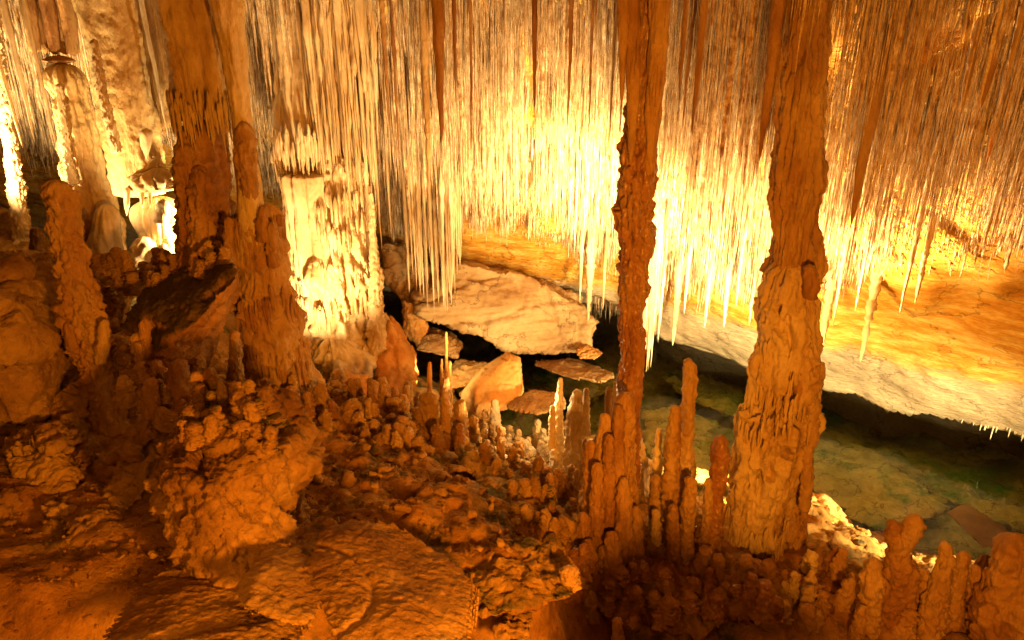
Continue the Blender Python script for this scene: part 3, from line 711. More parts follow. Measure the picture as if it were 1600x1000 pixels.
rock('boulder', 'bright orange shore rock behind the right column foot', 'boulder', [(1252, 785, 5.2), (1290, 790, 5.2), (1305, 815, 5.1), (1340, 838, 5.0), (1330, 860, 4.7), (1280, 868, 4.5), (1250, 850, 4.6)], M['boulder'], thick=.3, rough=.03)
rock('boulder', 'long low orange shore rock between the right column and the front stalagmites', 'boulder', [(1330, 838, 5.0), (1380, 850, 5.0), (1420, 872, 4.85), (1440, 905, 4.4), (1400, 925, 4.2), (1330, 890, 4.4)], M['boulder'], thick=.25, rough=.04)
rock('boulder', 'orange shore rock behind the front stalagmite group', 'boulder', [(1430, 880, 4.85), (1500, 905, 4.7), (1580, 930, 4.5), (1560, 985, 4.0), (1450, 950, 4.1)], M['boulder'], thick=.25, rough=.04)
rock('crusted_ridge', 'curved crusted ridge of rock like a fallen log edging the hollow', 'rock ridge', [(712, 700, 4.55), (728, 697, 4.6), (770, 730, 4.4), (822, 772, 4.1), (880, 812, 3.8), (896, 850, 3.6), (880, 868, 3.45), (840, 850, 3.5), (790, 810, 3.8), (735, 745, 4.25), (712, 722, 4.4)], M['mossy'], thick=.22, rough=.045, rf=6, fine=.014)
rock('rock_slab', 'broad sandy slab in the centre foreground beside the jutting stained rock', 'rock slab', [(472, 890, 2.33), (528, 868, 2.43), (600, 876, 2.43), (640, 905, 2.33), (700, 955, 2.18), (745, 1010, 1.98), (640, 1040, 1.78), (540, 1040, 1.78), (506, 965, 2.03)], M['rough'], thick=.4, rough=.020, rf=2.2, fine=.005, it=5, fineness=120)
rock('rock_slab', 'sandy slab at the bottom split by a dark crack, left of centre', 'rock slab', [(395, 905, 2.25), (440, 915, 2.20), (488, 965, 2.00), (490, 990, 1.92), (380, 955, 1.95), (370, 930, 2.10)], M['rough'], thick=.35, rough=.020, rf=2.2, fine=.005, it=5, fineness=120)
rock('rock_slab', 'low sandy slab at the bottom left edge of the floor', 'rock slab', [(150, 1000, 1.98), (250, 925, 2.28), (380, 940, 2.23), (480, 1000, 2.00), (400, 1040, 1.78), (220, 1040, 1.78)], M['rough'], thick=.35, rough=.020, rf=2.2, fine=.005, it=5, fineness=120)
rock('rock_slab', 'flat algae-stained rock jutting over the dark pit', 'rock slab', [(692, 930, 2.52), (760, 880, 2.75), (830, 880, 2.75), (890, 912, 2.65), (896, 936, 2.58), (820, 950, 2.45), (760, 968, 2.38), (735, 960, 2.40)], M['mossy'], thick=.28, rough=.03, rf=4)
rock('boulder', 'small orange boulder under the flat algae-stained rock', 'boulder', [(770, 985, 2.4), (800, 962, 2.5), (830, 985, 2.4), (825, 1015, 2.3), (775, 1020, 2.3)], M['rough'], thick=.25, rough=.03, rf=4)
rock('flowstone_mound', 'dark knobbly flowstone mound carrying the central cluster above the pit', 'flowstone mound', [(885, 880, 3.8), (960, 868, 3.95), (1060, 858, 4.05), (1150, 880, 3.95), (1225, 900, 3.85), (1240, 950, 3.6), (1160, 985, 3.5), (1050, 990, 3.5), (960, 975, 3.5), (890, 930, 3.55)], M['calcite_brown'], thick=.3, rough=.075, rf=5, fine=.012)
for pix, lab in [
    ([(75, 615, 4.0), (110, 600, 4.05), (135, 615, 4.0), (138, 650, 3.95), (80, 660, 3.9)], 'rounded dark boulder directly behind the low flat stones, left side'),
    ([(0, 690, 3.55), (40, 678, 3.6), (70, 690, 3.5), (10, 715, 3.4)], 'flat dark orange stone nearest the left edge, under the big rounded boulder'),
    ([(38, 690, 3.5), (70, 676, 3.55), (100, 690, 3.5), (80, 705, 3.4), (45, 702, 3.4)], 'flat stone propped on the pile beside the left edge stones'),
    ([(10, 715, 3.4), (80, 700, 3.45), (110, 760, 3.3), (100, 800, 3.2), (30, 790, 3.15)], 'large dark block beneath the flat stones on the left'),
    ([(95, 715, 3.5), (120, 708, 3.5), (132, 730, 3.45), (120, 750, 3.4), (98, 740, 3.4)], 'egg-shaped dark stone in the shadowed gap on the left'),
    ([(80, 660, 3.75), (110, 652, 3.8), (125, 690, 3.7), (110, 710, 3.6), (82, 700, 3.6)], 'upright dark stone wedged behind the egg-shaped stone'),
    ([(65, 800, 3.0), (130, 785, 3.1), (180, 800, 3.05), (185, 845, 2.9), (110, 840, 2.85)], 'wide low block in front of the left stone pile'),
    ([(-20, 770, 3.1), (20, 775, 3.1), (24, 825, 2.95), (-20, 835, 2.9)], 'dark stone cut off by the left edge of the view'),
    ([(98, 838, 2.75), (125, 836, 2.78), (150, 850, 2.72), (180, 862, 2.7), (175, 885, 2.62), (110, 880, 2.62)], 'broken squarish rock lying on the sandy floor at left'),
    ([(160, 765, 3.2), (200, 690, 3.5), (240, 690, 3.5), (215, 790, 3.2), (180, 800, 3.1)], 'smooth leaning rock left of the huge craggy boulder'),
    ([(195, 680, 3.35), (210, 665, 3.4), (222, 690, 3.35), (215, 720, 3.3), (192, 720, 3.3)], 'short pale-tipped stump on the leaning rock'),
    ([(0, 540, 4.5), (60, 445, 5.2), (110, 440, 5.2), (130, 520, 4.8), (110, 600, 4.5), (60, 610, 4.4)], 'dark rock mass between the left boulder and the knobbly stalagmite'),
    ([(145, 420, 5.2), (180, 412, 5.3), (205, 450, 5.1), (190, 510, 4.8), (150, 520, 4.7)], 'dark lump with stumps behind the knobbly stalagmite'),
    ([(240, 565, 4.0), (300, 580, 4.0), (350, 620, 3.7), (330, 660, 3.4), (250, 670, 3.4), (200, 640, 3.6), (190, 560, 4.0)], 'shadowed rock mass joining the tilted slab to the huge craggy boulder'),
    ([(380, 640, 3.6), (440, 640, 3.8), (475, 690, 3.6), (470, 720, 3.4), (410, 700, 3.4)], 'knobbly hump behind the huge craggy boulder'),
    ([(445, 660, 4.0), (470, 655, 4.05), (482, 690, 3.95), (470, 740, 3.8), (445, 735, 3.8)], 'dripstone-fringed lump on the slope right of the huge craggy boulder'),
    ([(510, 612, 5.8), (540, 590, 5.9), (570, 596, 5.9), (600, 618, 5.7), (560, 640, 5.3), (515, 635, 5.4)], 'heap of flaky red-brown rock in front of the floodlit column'),
    ([(440, 800, 3.05), (470, 790, 3.1), (475, 850, 2.9), (450, 870, 2.8), (430, 850, 2.85)], 'rubbly lump at the right foot of the huge craggy boulder'),
    ([(470, 830, 3.05), (510, 805, 3.2), (545, 825, 3.1), (550, 860, 2.95), (480, 862, 2.9)], 'rounded earthy lump above the broad sandy slab'),
    ([(540, 770, 3.5), (600, 745, 3.7), (640, 770, 3.6), (620, 800, 3.4), (560, 800, 3.4)], 'pale earthy hump in the middle of the slope'),
    ([(600, 690, 4.5), (640, 670, 4.7), (665, 700, 4.5), (640, 725, 4.3), (600, 715, 4.3)], 'dark crusted rock at the foot of the dark stalagmite group'),
    ([(545, 715, 4.2), (590, 700, 4.35), (625, 735, 4.1), (590, 750, 4.0), (550, 738, 4.0)], 'rubble block on the slope below the dark crusted rock'),
    ([(0, 330, 7.4), (40, 345, 7.2), (60, 400, 6.6), (50, 430, 6.3), (0, 420, 6.3), (-40, 380, 7)], 'floodlit rock ledge at the far left under the thin pale column'),
    ([(820, 830, 3.75), (850, 835, 3.7), (860, 870, 3.5), (830, 880, 3.4), (800, 850, 3.55)], 'algae-dark lump below the crusted ridge'),
]:
    rock('boulder', lab, 'boulder', pix, M['mossy'] if ('alg' in lab or 'crust' in lab) else M['boulder'] if 'flaky' in lab else M['rough'], thick=.3, rough=.035, rf=4, fine=.010, strata=.05 if 'flaky' in lab else 0)

# ------------------------------------------------------------------ named stalagmites
def stg(label, rows, Y, m='calcite_brown', style=None, nu=44, **k):
    return solo('stalagmite', label, 'stalagmite', rows, Y, style or ST_STG, M[m], nu=nu, dv=.010, **k)

stg('tallest slim stalagmite between the dark column and the broad right column', [(560, 1068, 1082), (575, 1068, 1090), (620, 1066, 1088), (680, 1062, 1084), (760, 1050, 1080), (830, 1046, 1082), (900, 1042, 1084)], 4.25, 'calcite')
stg('second tallest stalagmite, pressed against the left of the tallest slim one', [(633, 1048, 1064), (660, 1046, 1064), (690, 1040, 1064), (760, 1034, 1062), (850, 1034, 1060), (920, 1032, 1062)], 4.1, 'calcite')
stg('slender stalagmite with one glittering wet side right of the central cluster', [(669, 1025, 1036), (720, 1020, 1034), (780, 1014, 1036), (830, 1012, 1036)], 4.35, 'pale')
stg('short dark stalagmite with a grey cap in front of the glittering slender one', [(742, 1018, 1032), (790, 1014, 1032), (850, 1012, 1036)], 4.15)
stg('red club-headed stalagmite left of the broad right column', [(680, 1116, 1136), (700, 1110, 1140), (740, 1110, 1138), (775, 1106, 1130), (830, 1098, 1130), (880, 1086, 1120), (930, 1080, 1122)], 4.0, 'wet_calcite')
stg('dark round-topped stalagmite fused to the left of the red club-headed one', [(747, 1101, 1115), (800, 1098, 1114), (850, 1094, 1112), (900, 1090, 1110)], 3.98)
stg('orange stalagmite behind the base of the tallest slim one', [(704, 1075, 1087), (740, 1072, 1088), (790, 1070, 1088)], 4.5, 'calcite')
stg('grey-capped stalagmite standing before the tallest slim pair', [(744, 1072, 1088), (790, 1064, 1088), (840, 1062, 1084), (900, 1056, 1082)], 3.95)
stg('squat flat-topped stalagmite before the second tallest one', [(788, 1044, 1060), (840, 1042, 1062), (910, 1038, 1064)], 3.9)
stg('low smooth stalagmite at the left foot of the broad right column', [(866, 1112, 1132), (900, 1110, 1132), (960, 1108, 1134)], 3.75)
stg('pale fluted fat stalagmite with two prongs behind the central cluster', [(608, 896, 908), (625, 892, 912), (650, 884, 918), (690, 880, 922), (740, 884, 918), (780, 880, 922)], 5.1, 'pale', ST_STGF, 72)
stg('thin finger rising from the right shoulder of the pale fluted stalagmite', [(606, 912, 921), (630, 911, 921), (680, 908, 922)], 5.0, 'pale')
stg('thin crooked stalagmite just left of the pale fluted one', [(590, 872, 880), (620, 869, 880), (640, 865, 880), (690, 860, 882), (750, 858, 886)], 5.3, 'pale')
stg('short finger clinging to the thin crooked stalagmite', [(633, 860, 868), (660, 857, 868), (700, 856, 868)], 5.2, 'pale')
stg('slender pale stalagmite right beside the dark column foot', [(595, 958, 965), (640, 956, 966), (720, 952, 968)], 4.9, 'pale')
stg('slender orange stalagmite left of the pale one at the column foot', [(604, 946, 955), (640, 944, 956), (720, 942, 958)], 4.85, 'calcite')
stg('lit knobbly stalagmite showing behind the right of the central cluster', [(678, 992, 1004), (720, 990, 1010), (760, 988, 1014), (830, 986, 1012)], 4.7, 'pale', ST_STGF)
stg('stub stalagmite with a light tip among dark lumps', [(795, 1019, 1031), (815, 1017, 1032), (850, 1016, 1034)], 4.0, 'calcite')
stg('stalagmite with a square dark crown, left in the dark mid-slope group', [(613, 656, 682), (630, 657, 684), (660, 664, 690), (720, 660, 700), (760, 660, 705)], 5.0, 'rough', ST_STGF)
stg('twin-topped stalagmite in the middle of the dark mid-slope group', [(588, 692, 702), (620, 689, 704), (680, 686, 708), (750, 682, 712)], 4.95, 'calcite_brown')
stg('shaggy dark stalagmite on the right of the dark mid-slope group', [(624, 712, 728), (645, 708, 730), (680, 704, 731), (740, 700, 734)], 4.9, 'rough', ST_STGF)
stg('needle-thin tall pale stalagmite above the dark mid-slope group', [(518, 695, 699), (560, 695, 700), (610, 693, 702)], 5.4, 'boulder', nu=20)
stg('thin orange needle stalagmite left of the tall pale needle', [(565, 668, 674), (600, 667, 675), (630, 666, 677)], 5.5, 'boulder', nu=20)
stg('short needle stalagmite touching the left of the tall pale needle', [(560, 688, 692), (600, 687, 693), (625, 686, 695)], 5.3, 'boulder', nu=20)
stg('stubby needle stalagmite touching the right of the tall pale needle', [(563, 700, 705), (600, 699, 706), (640, 698, 708)], 5.3, 'boulder', nu=20)
stg('pale pointed stalagmite standing above the lit hollow', [(624, 768, 778), (645, 766, 781), (680, 764, 784)], 5.9, 'pale')
stg('stalagmite with a forked knob head among the front right group', [(812, 1388, 1404), (840, 1384, 1416), (862, 1390, 1420), (885, 1384, 1436), (920, 1378, 1430), (970, 1368, 1415), (1030, 1360, 1412)], 3.5, 'calcite_brown', nu=60)
stg('slanting oval knob growing from the forked stalagmite of the front right group', [(803, 1424, 1440), (820, 1412, 1443), (842, 1402, 1432), (866, 1396, 1416)], 3.48, 'calcite_brown')
stg('dark flat-topped stalagmite left of the forked one', [(872, 1358, 1378), (900, 1348, 1380), (960, 1340, 1376), (1030, 1330, 1376)], 3.45)
stg('thin short stalagmite at the left end of the front right group', [(904, 1325, 1336), (940, 1321, 1336), (1000, 1318, 1338)], 3.6)
stg('leaning stalagmite with a small bulb head, middle of the front right group', [(846, 1470, 1486), (870, 1466, 1492), (890, 1464, 1486), (930, 1446, 1484), (980, 1432, 1474), (1030, 1424, 1468)], 3.4, 'calcite_brown', nu=56)
stg('dark bent stump between the forked and the bulb-headed stalagmites', [(890, 1434, 1456), (930, 1430, 1456), (1000, 1426, 1460)], 3.5)
stg('stalagmite with a pinkish slanting tip right of the bulb-headed one', [(862, 1500, 1518), (890, 1492, 1512), (930, 1484, 1506), (1030, 1466, 1504)], 3.4)
stg('dark-tipped stalagmite next to the thickest one at the right edge', [(884, 1518, 1536), (920, 1512, 1534), (1030, 1500, 1536)], 3.4)
stg('thickest blunt stalagmite at the right edge of the front group', [(836, 1564, 1612), (870, 1556, 1620), (930, 1536, 1620), (1030, 1516, 1630)], 3.2, 'calcite_brown', ST_STGF, 80)
stg('short red stalagmite on the slope below the right column', [(942, 1284, 1302), (970, 1278, 1304), (1010, 1274, 1304)], 3.6, 'wet_calcite')
stg('rounded brown stalagmite left of the short red one', [(944, 1252, 1276), (980, 1246, 1280), (1020, 1242, 1282)], 3.5)
stg('lone stub standing in the dark pit at the bottom', [(966, 957, 973), (1000, 955, 975), (1040, 953, 977)], 3.1)
stg('slim stalagmite with a dark cap on the slab edge, left side', [(497, 218, 233), (530, 216, 236), (570, 220, 240), (610, 220, 242)], 3.95, 'calcite_brown')
stg('stubby partner at the left of the slim dark-capped stalagmite', [(520, 205, 222), (560, 204, 226), (600, 206, 230)], 3.95)
stg('upright orange stalagmite in front of the tiered skirt', [(516, 358, 372), (550, 358, 378), (600, 356, 380)], 4.5, 'calcite_brown')
stg('round-topped stalagmite on the crest of the huge craggy boulder', [(574, 318, 336), (600, 318, 338), (640, 314, 340)], 3.4)
stg('orange bullet-shaped stalagmite right on the crest of the craggy boulder', [(612, 346, 368), (635, 348, 372), (665, 352, 376)], 3.25, 'boulder')
stg('fat bent stalagmite behind the crest of the craggy boulder', [(562, 262, 290), (600, 266, 296), (650, 270, 310)], 3.6)
stg('bulbous stalagmite left on the crest of the craggy boulder', [(590, 224, 244), (620, 222, 248), (660, 220, 252)], 3.5)
stg('dark stepped stalagmite behind the left boulder near the thin pale column', [(354, 46, 60), (380, 46, 70), (410, 50, 84), (450, 48, 92)], 5.9, 'rough', ST_STGF)

# ------------------------------------------------------------------ small stalagmites in groups
PROTO = []
for k in range(7):
    rr = np.random.RandomState(40 + k)
    q = rr.uniform(-.05, .05, (4, 2)) * [1, 1]
    c = [(q[0, 0], q[0, 1], 1), (q[1, 0], q[1, 1], .75), (q[2, 0], q[2, 1], .4), (0, 0, -.12)]
    r = [.15, .19 * rr.uniform(.85, 1.1), .22 * rr.uniform(.8, 1.15), .30]
    V, Q = body(np.array(c), np.array(r), dict(knob=.40, lump=.30, flute=.10, fine=.02, fnf=12, kf=1.2, tier=.14, th=.2), 80 + k, 32, .026)
    PROTO.append(mesh('small_stalagmite', V, Q))
_mats = {}
def proto(k, m):
    if (k, m) not in _mats:
        me = PROTO[k].copy(); me.materials.append(M[m]); _mats[(k, m)] = me
    return _mats[(k, m)]

def small(px, py, hpx, wpx, m, label, group, rs, Y=None):
    p = on_floor(px, py) if Y is None else at(px, py, Y)
    s = scale_at(px, py, p[1])
    o = link('stalagmite', proto(rs.randint(7), m), None, None, p)
    h = hpx * s * 1.12
    o.scale = (wpx * s / .40, wpx * s / .40, h)
    o.rotation_euler = (rs.normal(0, .04), rs.normal(0, .04), rs.uniform(0, 6.28))
    return tag(o, label, 'stalagmite', group)

rs = np.random.RandomState(5)
def patch(poly, n, h, w, m, label, group, Y=None):
    P = np.array(poly, float); lo, hi = P.min(0), P.max(0)
    k = 0; done = []
    for _ in range(6000):
        if k >= n: break
        x, y = rs.uniform(lo, hi)
        ins = False; j = len(P) - 1
        for i in range(len(P)):
            if (P[i, 1] > y) != (P[j, 1] > y) and x < (P[j, 0] - P[i, 0]) * (y - P[i, 1]) / (P[j, 1] - P[i, 1]) + P[i, 0]: ins = not ins
            j = i
        if not ins or any(abs(x - a) < .8 * w[0] and abs(y - b) < .5 * w[0] for a, b in done): continue
        done.append((x, y))
        hh, ww, mm = rs.uniform(*h), rs.uniform(*w), m[rs.randint(len(m))]
        u = (x - lo[0]) / (hi[0] - lo[0]); v = (y - lo[1]) / (hi[1] - lo[1])
        lab = label.replace('small ', '') + ', ' + ('taller' if hh > sum(h) / 2 else 'shorter') + ' one, ' + ('back ' if v < .5 else 'front ') + ('left', 'middle', 'right')[min(2, int(u * 3))]
        small(x, y, hh, ww, mm, lab, group, rs, Y)
        k += 1

patch([(745, 665), (850, 655), (885, 700), (870, 745), (800, 735), (745, 700)], 80, (9, 30), (6, 12), ('pale', 'calcite', 'calcite'), 'pale stalagmite crowded in the lit hollow', 'small stalagmites in the lit hollow')
patch([(735, 690), (800, 745), (895, 800), (905, 770), (820, 735), (740, 680)], 24, (18, 52), (10, 18), ('calcite_brown', 'rough'), 'stubby stalagmite along the crusted ridge', 'stubby stalagmites along the crusted ridge')
patch([(360, 585), (400, 570), (480, 610), (520, 640), (470, 660), (370, 620)], 22, (24, 48), (12, 20), ('calcite_brown', 'rough'), 'blunt stalagmite below the tiered skirt', 'small stalagmites below the tiered skirt')
patch([(590, 625), (650, 615), (655, 660), (600, 650), (520, 640)], 9, (22, 46), (10, 16), ('rough', 'calcite_brown'), 'dark stalagmite near the flaky rock heap', 'small stalagmites by the flaky heap')
patch([(1215, 905), (1290, 870), (1330, 900), (1320, 960), (1250, 990), (1215, 960)], 16, (26, 50), (12, 20), ('calcite_brown', 'calcite'), 'rounded stalagmite on rubble by the broad column', 'small stalagmites by the broad column foot')
patch([(905, 870), (1000, 880), (1090, 850), (1110, 900), (1000, 930), (900, 910)], 30, (20, 60), (12, 22), ('calcite_brown', 'wet_calcite'), 'dark stalagmite at the foot of the central cluster', 'small stalagmites at the foot of the central cluster')
patch([(1325, 960), (1600, 920), (1600, 1000), (1330, 1000)], 16, (30, 90), (14, 26), ('calcite_brown', 'calcite'), 'rounded stalagmite at the feet of the front group', 'small stalagmites in the front right group')
_A, _B, _C = at(198, 482, 4.6), at(372, 431, 4.2), at(290, 398, 5.2)
_N = np.cross(_B - _A, _C - _A)
def slabtop(px, py):
    d = np.array(ray(px, py)); o = np.array([0, 0, CZ])
    return float((np.dot(_A - o, _N) / np.dot(d, _N)) * d[1])
for (poly, n) in (([(215, 420), (345, 375), (365, 420), (300, 455), (200, 465)], 26),):
    P = np.array(poly, float)
    for k in range(n):
        u, v = rs.uniform(0, 1, 2)
        x = 205 + 150 * u; y = (462 - 52 * u) + (v - .85) * 34
        hh = rs.uniform(16, 36)
        small(x, y + 4, hh, rs.uniform(12, 19), ('rough', 'calcite_brown')[k % 2], ('tall' if hh > 26 else 'low') + ' dark stump on the tilted slab, ' + ('front edge' if v > .5 else 'rear edge') + ', ' + ('lower end', 'mid-length', 'upper end')[int(u * 2.999)], 'stumps on the tilted slab', rs, slabtop(x, y) - .05)
for k in range(12):
    x, y = rs.uniform(150, 205), rs.uniform(412, 470)
    hh = rs.uniform(14, 30)
    small(x, y, hh, rs.uniform(12, 18), 'rough', ('tall' if hh > 22 else 'low') + ' dark stump on the lump behind the knobbly stalagmite, ' + ('front' if y > 441 else 'rear') + (' left' if x < 178 else ' right'), 'stumps behind the knobbly stalagmite', rs, 4.95)
for k in range(14):
    x = rs.uniform(285, 420); y = np.interp(x, [285, 420], [655, 690]) + rs.uniform(-12, 18)
    hh = rs.uniform(14, 30)
    small(x, y, hh, rs.uniform(14, 22), ('rough', 'mossy')[k % 2], ('tall' if hh > 22 else 'low') + ' dripstone lump on top of the craggy boulder, ' + ('left end', 'left of middle', 'right of middle', 'right end')[min(3, int((x - 285) / 34))], 'dripstone lumps on the craggy boulder', rs, 2.92)

# nubs set on whatever rock the photo shows there
bpy.context.view_layer.update()
DG = bpy.context.evaluated_depsgraph_get()
def on_rock(px, py):
    d = Vector(ray(px, py)).normalized()
    ok, loc, nrm, _, ob, _ = SC.ray_cast(DG, Vector((0, 0, CZ)) + d * .3, d)
    return (np.array(loc), nrm, ob) if ok else None
def nubs(poly, n, h, w, m):
    P = np.array(poly, float); lo, hi = P.min(0), P.max(0); done = []
    for _ in range(4000):
        if len(done) >= n: break
        x, y = rs.uniform(lo, hi); ins = False; j = len(P) - 1
        for i in range(len(P)):
            if (P[i, 1] > y) != (P[j, 1] > y) and x < (P[j, 0] - P[i, 0]) * (y - P[i, 1]) / (P[j, 1] - P[i, 1]) + P[i, 0]: ins = not ins
            j = i
        if not ins or any(abs(x - a) < w[0] and abs(y - b) < w[0] * .7 for a, b in done): continue
        r = on_rock(x, y)
        if r is None or r[1].z < .1 or 'stalagmite' in r[2].name or 'water' in r[2].name: continue
        done.append((x, y)); hh = rs.uniform(*h); ww = rs.uniform(*w)
        sc = scale_at(x, y, r[0][1])
        root = r[2]
        while root.parent is not None: root = root.parent
        o = link('knob', proto(rs.randint(7), m[rs.randint(len(m))]), None, root, r[0] - [0, 0, .1 * hh * sc] - np.array(root.location))
        o.scale = (ww * sc / .40, ww * sc / .40, hh * sc * 1.12)
        o.rotation_euler = (rs.normal(0, .1), rs.normal(0, .1), rs.uniform(0, 6.28))
nubs([(195, 560), (300, 575), (430, 640), (440, 700), (330, 690), (225, 690), (190, 620)], 46, (16, 44), (14, 24), ('rough', 'calcite_brown', 'mossy'))
nubs([(490, 600), (700, 625), (735, 720), (610, 700), (480, 660)], 34, (14, 36), (11, 19), ('rough', 'calcite_brown'))
nubs([(885, 870), (1220, 890), (1225, 965), (1000, 985), (890, 950)], 36, (16, 46), (14, 26), ('calcite_brown', 'wet_calcite'))
nubs([(715, 705), (760, 720), (890, 800), (895, 850), (800, 800)], 18, (12, 34), (10, 18), ('rough', 'mossy'))

# ------------------------------------------------------------------ loose stones
STONES = []
for k in range(8):
    rr = np.random.RandomState(100 + k)
    pts = rr.normal(size=(11, 3)); pts /= np.linalg.norm(pts, axis=1)[:, None]
    V, Q = rock_mesh(pts * [1, .8, .6] * .5, .075, 50 + k, .05, 2, .02, 1)
    STONES.append(mesh('loose_stone', V, Q))
    STONES[-1].materials.append(M[('rough', 'dirt', 'mossy', 'rough')[k % 4]])
def stone(px, py, wpx, label, group):
    label = ('big ' if wpx > 20 else 'fair-sized ' if wpx > 14 else 'little ') + label + (', uphill' if py < 730 else ', halfway down' if py < 810 else ', downhill') + (', left' if px < 580 else ', middle' if px < 720 else ', right') * (px < 900)
    p = on_floor(px, py); s = scale_at(px, py, p[1]) * wpx
    o = link('loose_stone', STONES[rs.randint(8)], None, None, p + [0, 0, .1 * s])
    o.scale = (s, s * rs.uniform(.7, 1.1), s * rs.uniform(.6, 1.1)); o.rotation_euler = (rs.normal(0, .3), rs.normal(0, .3), rs.uniform(0, 6.28))
    tag(o, label, 'stone', group)
for k in range(190):
    x = rs.uniform(440, 880); y = rs.uniform(655, 880)
    if y < 660 + max(0, x - 700) * .75: continue
    stone(x, y, np.clip(rs.lognormal(2.9, .45), 10, 52), 'loose rubble stone on the earthy slope in mid-floor', 'loose stones on the slope')
for k in range(26):
    stone(rs.uniform(180, 440), rs.uniform(850, 925), np.clip(rs.lognormal(2.5, .35), 9, 26), 'loose stone in sand before the craggy boulder', 'loose stones before the craggy boulder')
for k in range(26):
    stone(rs.uniform(1220, 1400), rs.uniform(850, 985), np.clip(rs.lognormal(2.7, .4), 9, 30), 'loose stone on the shore right of the broad column', 'loose stones on the right shore')

# gravel, far too many to count
g = []
gr = np.random.RandomState(12)
bv = STONES[0]
ico = bmesh.new(); bmesh.ops.create_icosphere(ico, subdivisions=1, radius=.5)
iv = np.array([v.co[:] for v in ico.verts]); jf = np.array([[v.index for v in f.verts] for f in ico.faces]); ico.free()
n = 4200
gx = gr.uniform(-3.0, .9, n); gy = gr.uniform(2.0, 5.6, n)
gz = floor_z(gx, gy); gs = np.clip(gr.lognormal(-4.2, .5, n), .007, .04)
GV = iv[None] * gr.uniform(.6, 1.15, (n, len(iv), 1)) * gs[:, None, None] * gr.uniform(.6, 1.2, (n, 1, 3)) + np.stack([gx, gy, gz], -1)[:, None]
GF = (jf[None] + (np.arange(n) * len(iv))[:, None, None]).reshape(-1, 3)
tag(link('gravel', mesh('gravel', GV, GF, False), M['dirt']), 'fine orange grit and gravel strewn over the earthy slope', kind='stuff')

# ------------------------------------------------------------------ stalactites
sr = np.random.RandomState(3)
NB = 240000
X = sr.uniform(-8.5, 8.0, NB); Y = sr.uniform(2.6, 10.2, NB)
s = lip_s(X, Y)
Z = ceil_z(X, Y)
cl = fbm(np.stack([X * 1.1, Y * 1.1, 0 * X], -1), 3)
cl2 = noise(np.stack([X * 3.2, Y * 3.2, 0 * X + 5], -1))
Lg = np.clip((.13 + .042 * s) * (1 + 1.1 * cl + .8 * cl2) * sr.lognormal(0, .5, NB), .05, 1.6)
Rr = .0050 + .005 * sr.uniform(0, 1, NB) ** 3 + .010 * Lg * sr.uniform(.1, 1, NB) ** 2
cl3 = noise(np.stack([X * 6.5, Y * 6.5, 0 * X + 9], -1))
Lg = np.clip(Lg * (1 + 1.1 * np.clip(cl3, -.5, 1)), .05, .95)
fat = sr.uniform(0, 1, NB) < .13
Rr = np.where(fat, Rr * sr.uniform(1.6, 2.6, NB), Rr); Lg = np.where(fat, Lg * 1.25, Lg)
tx, ty, td = project(np.stack([X, Y, Z - Lg], -1))
rx, ry, rd = project(np.stack([X, Y, Z], -1))
lim = np.interp(tx, [-50, 60, 130, 300, 420, 590, 640, 720, 850, 960, 1050, 1200, 1300, 1400, 1650], [225, 250, 250, 230, 330, 350, 385, 345, 365, 420, 455, 470, 465, 420, 405])
lim = lim + 26 * noise(np.stack([tx / 40, 0 * tx, 0 * tx], -1)) + sr.normal(0, 14, NB)
keep = (s > .35) & (ty < lim) & (ty > -25) & (tx > -60) & (tx < 1660) & (rd > 3.0) & (cl2 > -.55)
Rr = Rr * np.where(sr.uniform(0, 1, NB) < .03, 1.2, np.clip(td / 7, .45, 1))
X, Y, Z, Lg, Rr, td, cl = [a[keep] for a in (X, Y, Z, Lg, Rr, td, cl)]
area = Lg * Rr / td ** 2
rank = np.argsort(-area)
big, rest = rank[:150], rank[150:]
pieces = []
far = td[rest] > 5.7
for sel, sd, rg in ((rest[far], 3, 6), (rest[~far], 4, 8)):
    v_, q_ = spikes(X[sel], Y[sel], Z[sel], Lg[sel], Rr[sel], sr, sd, rg)
    pieces.append((v_.reshape(-1, 3), q_))
V, Q = join(pieces)
print('straws', len(rest), file=open('/tmp/straws','w'))
tag(link('soda_straws', mesh('soda_straws', V, Q), M['straw']), 'countless thin cream soda straw stalactites covering the sloping ceiling', kind='stuff')

def stalactite(x, y, z, L, r, label, group=None, m='straw', rings=26, sides=14, rag=.08, wob=.003):
    V, Q = spikes(np.array([0.]), np.array([0.]), np.array([0.]), np.array([L]), np.array([r]), sr, sides, rings, wob, rag)
    V = V.reshape(-1, 3)
    d = np.stack([V[:, 0] * 40 + x * 9, V[:, 1] * 40, V[:, 2] * 8 + y * 7], -1)
    V[:, :2] *= 1 + .35 * billow(d, 2)[:, None]
    o = link('stalactite', mesh('stalactite', V, Q), M[m], None, (x, y, z))
    return tag(o, label, 'stalactite', group)

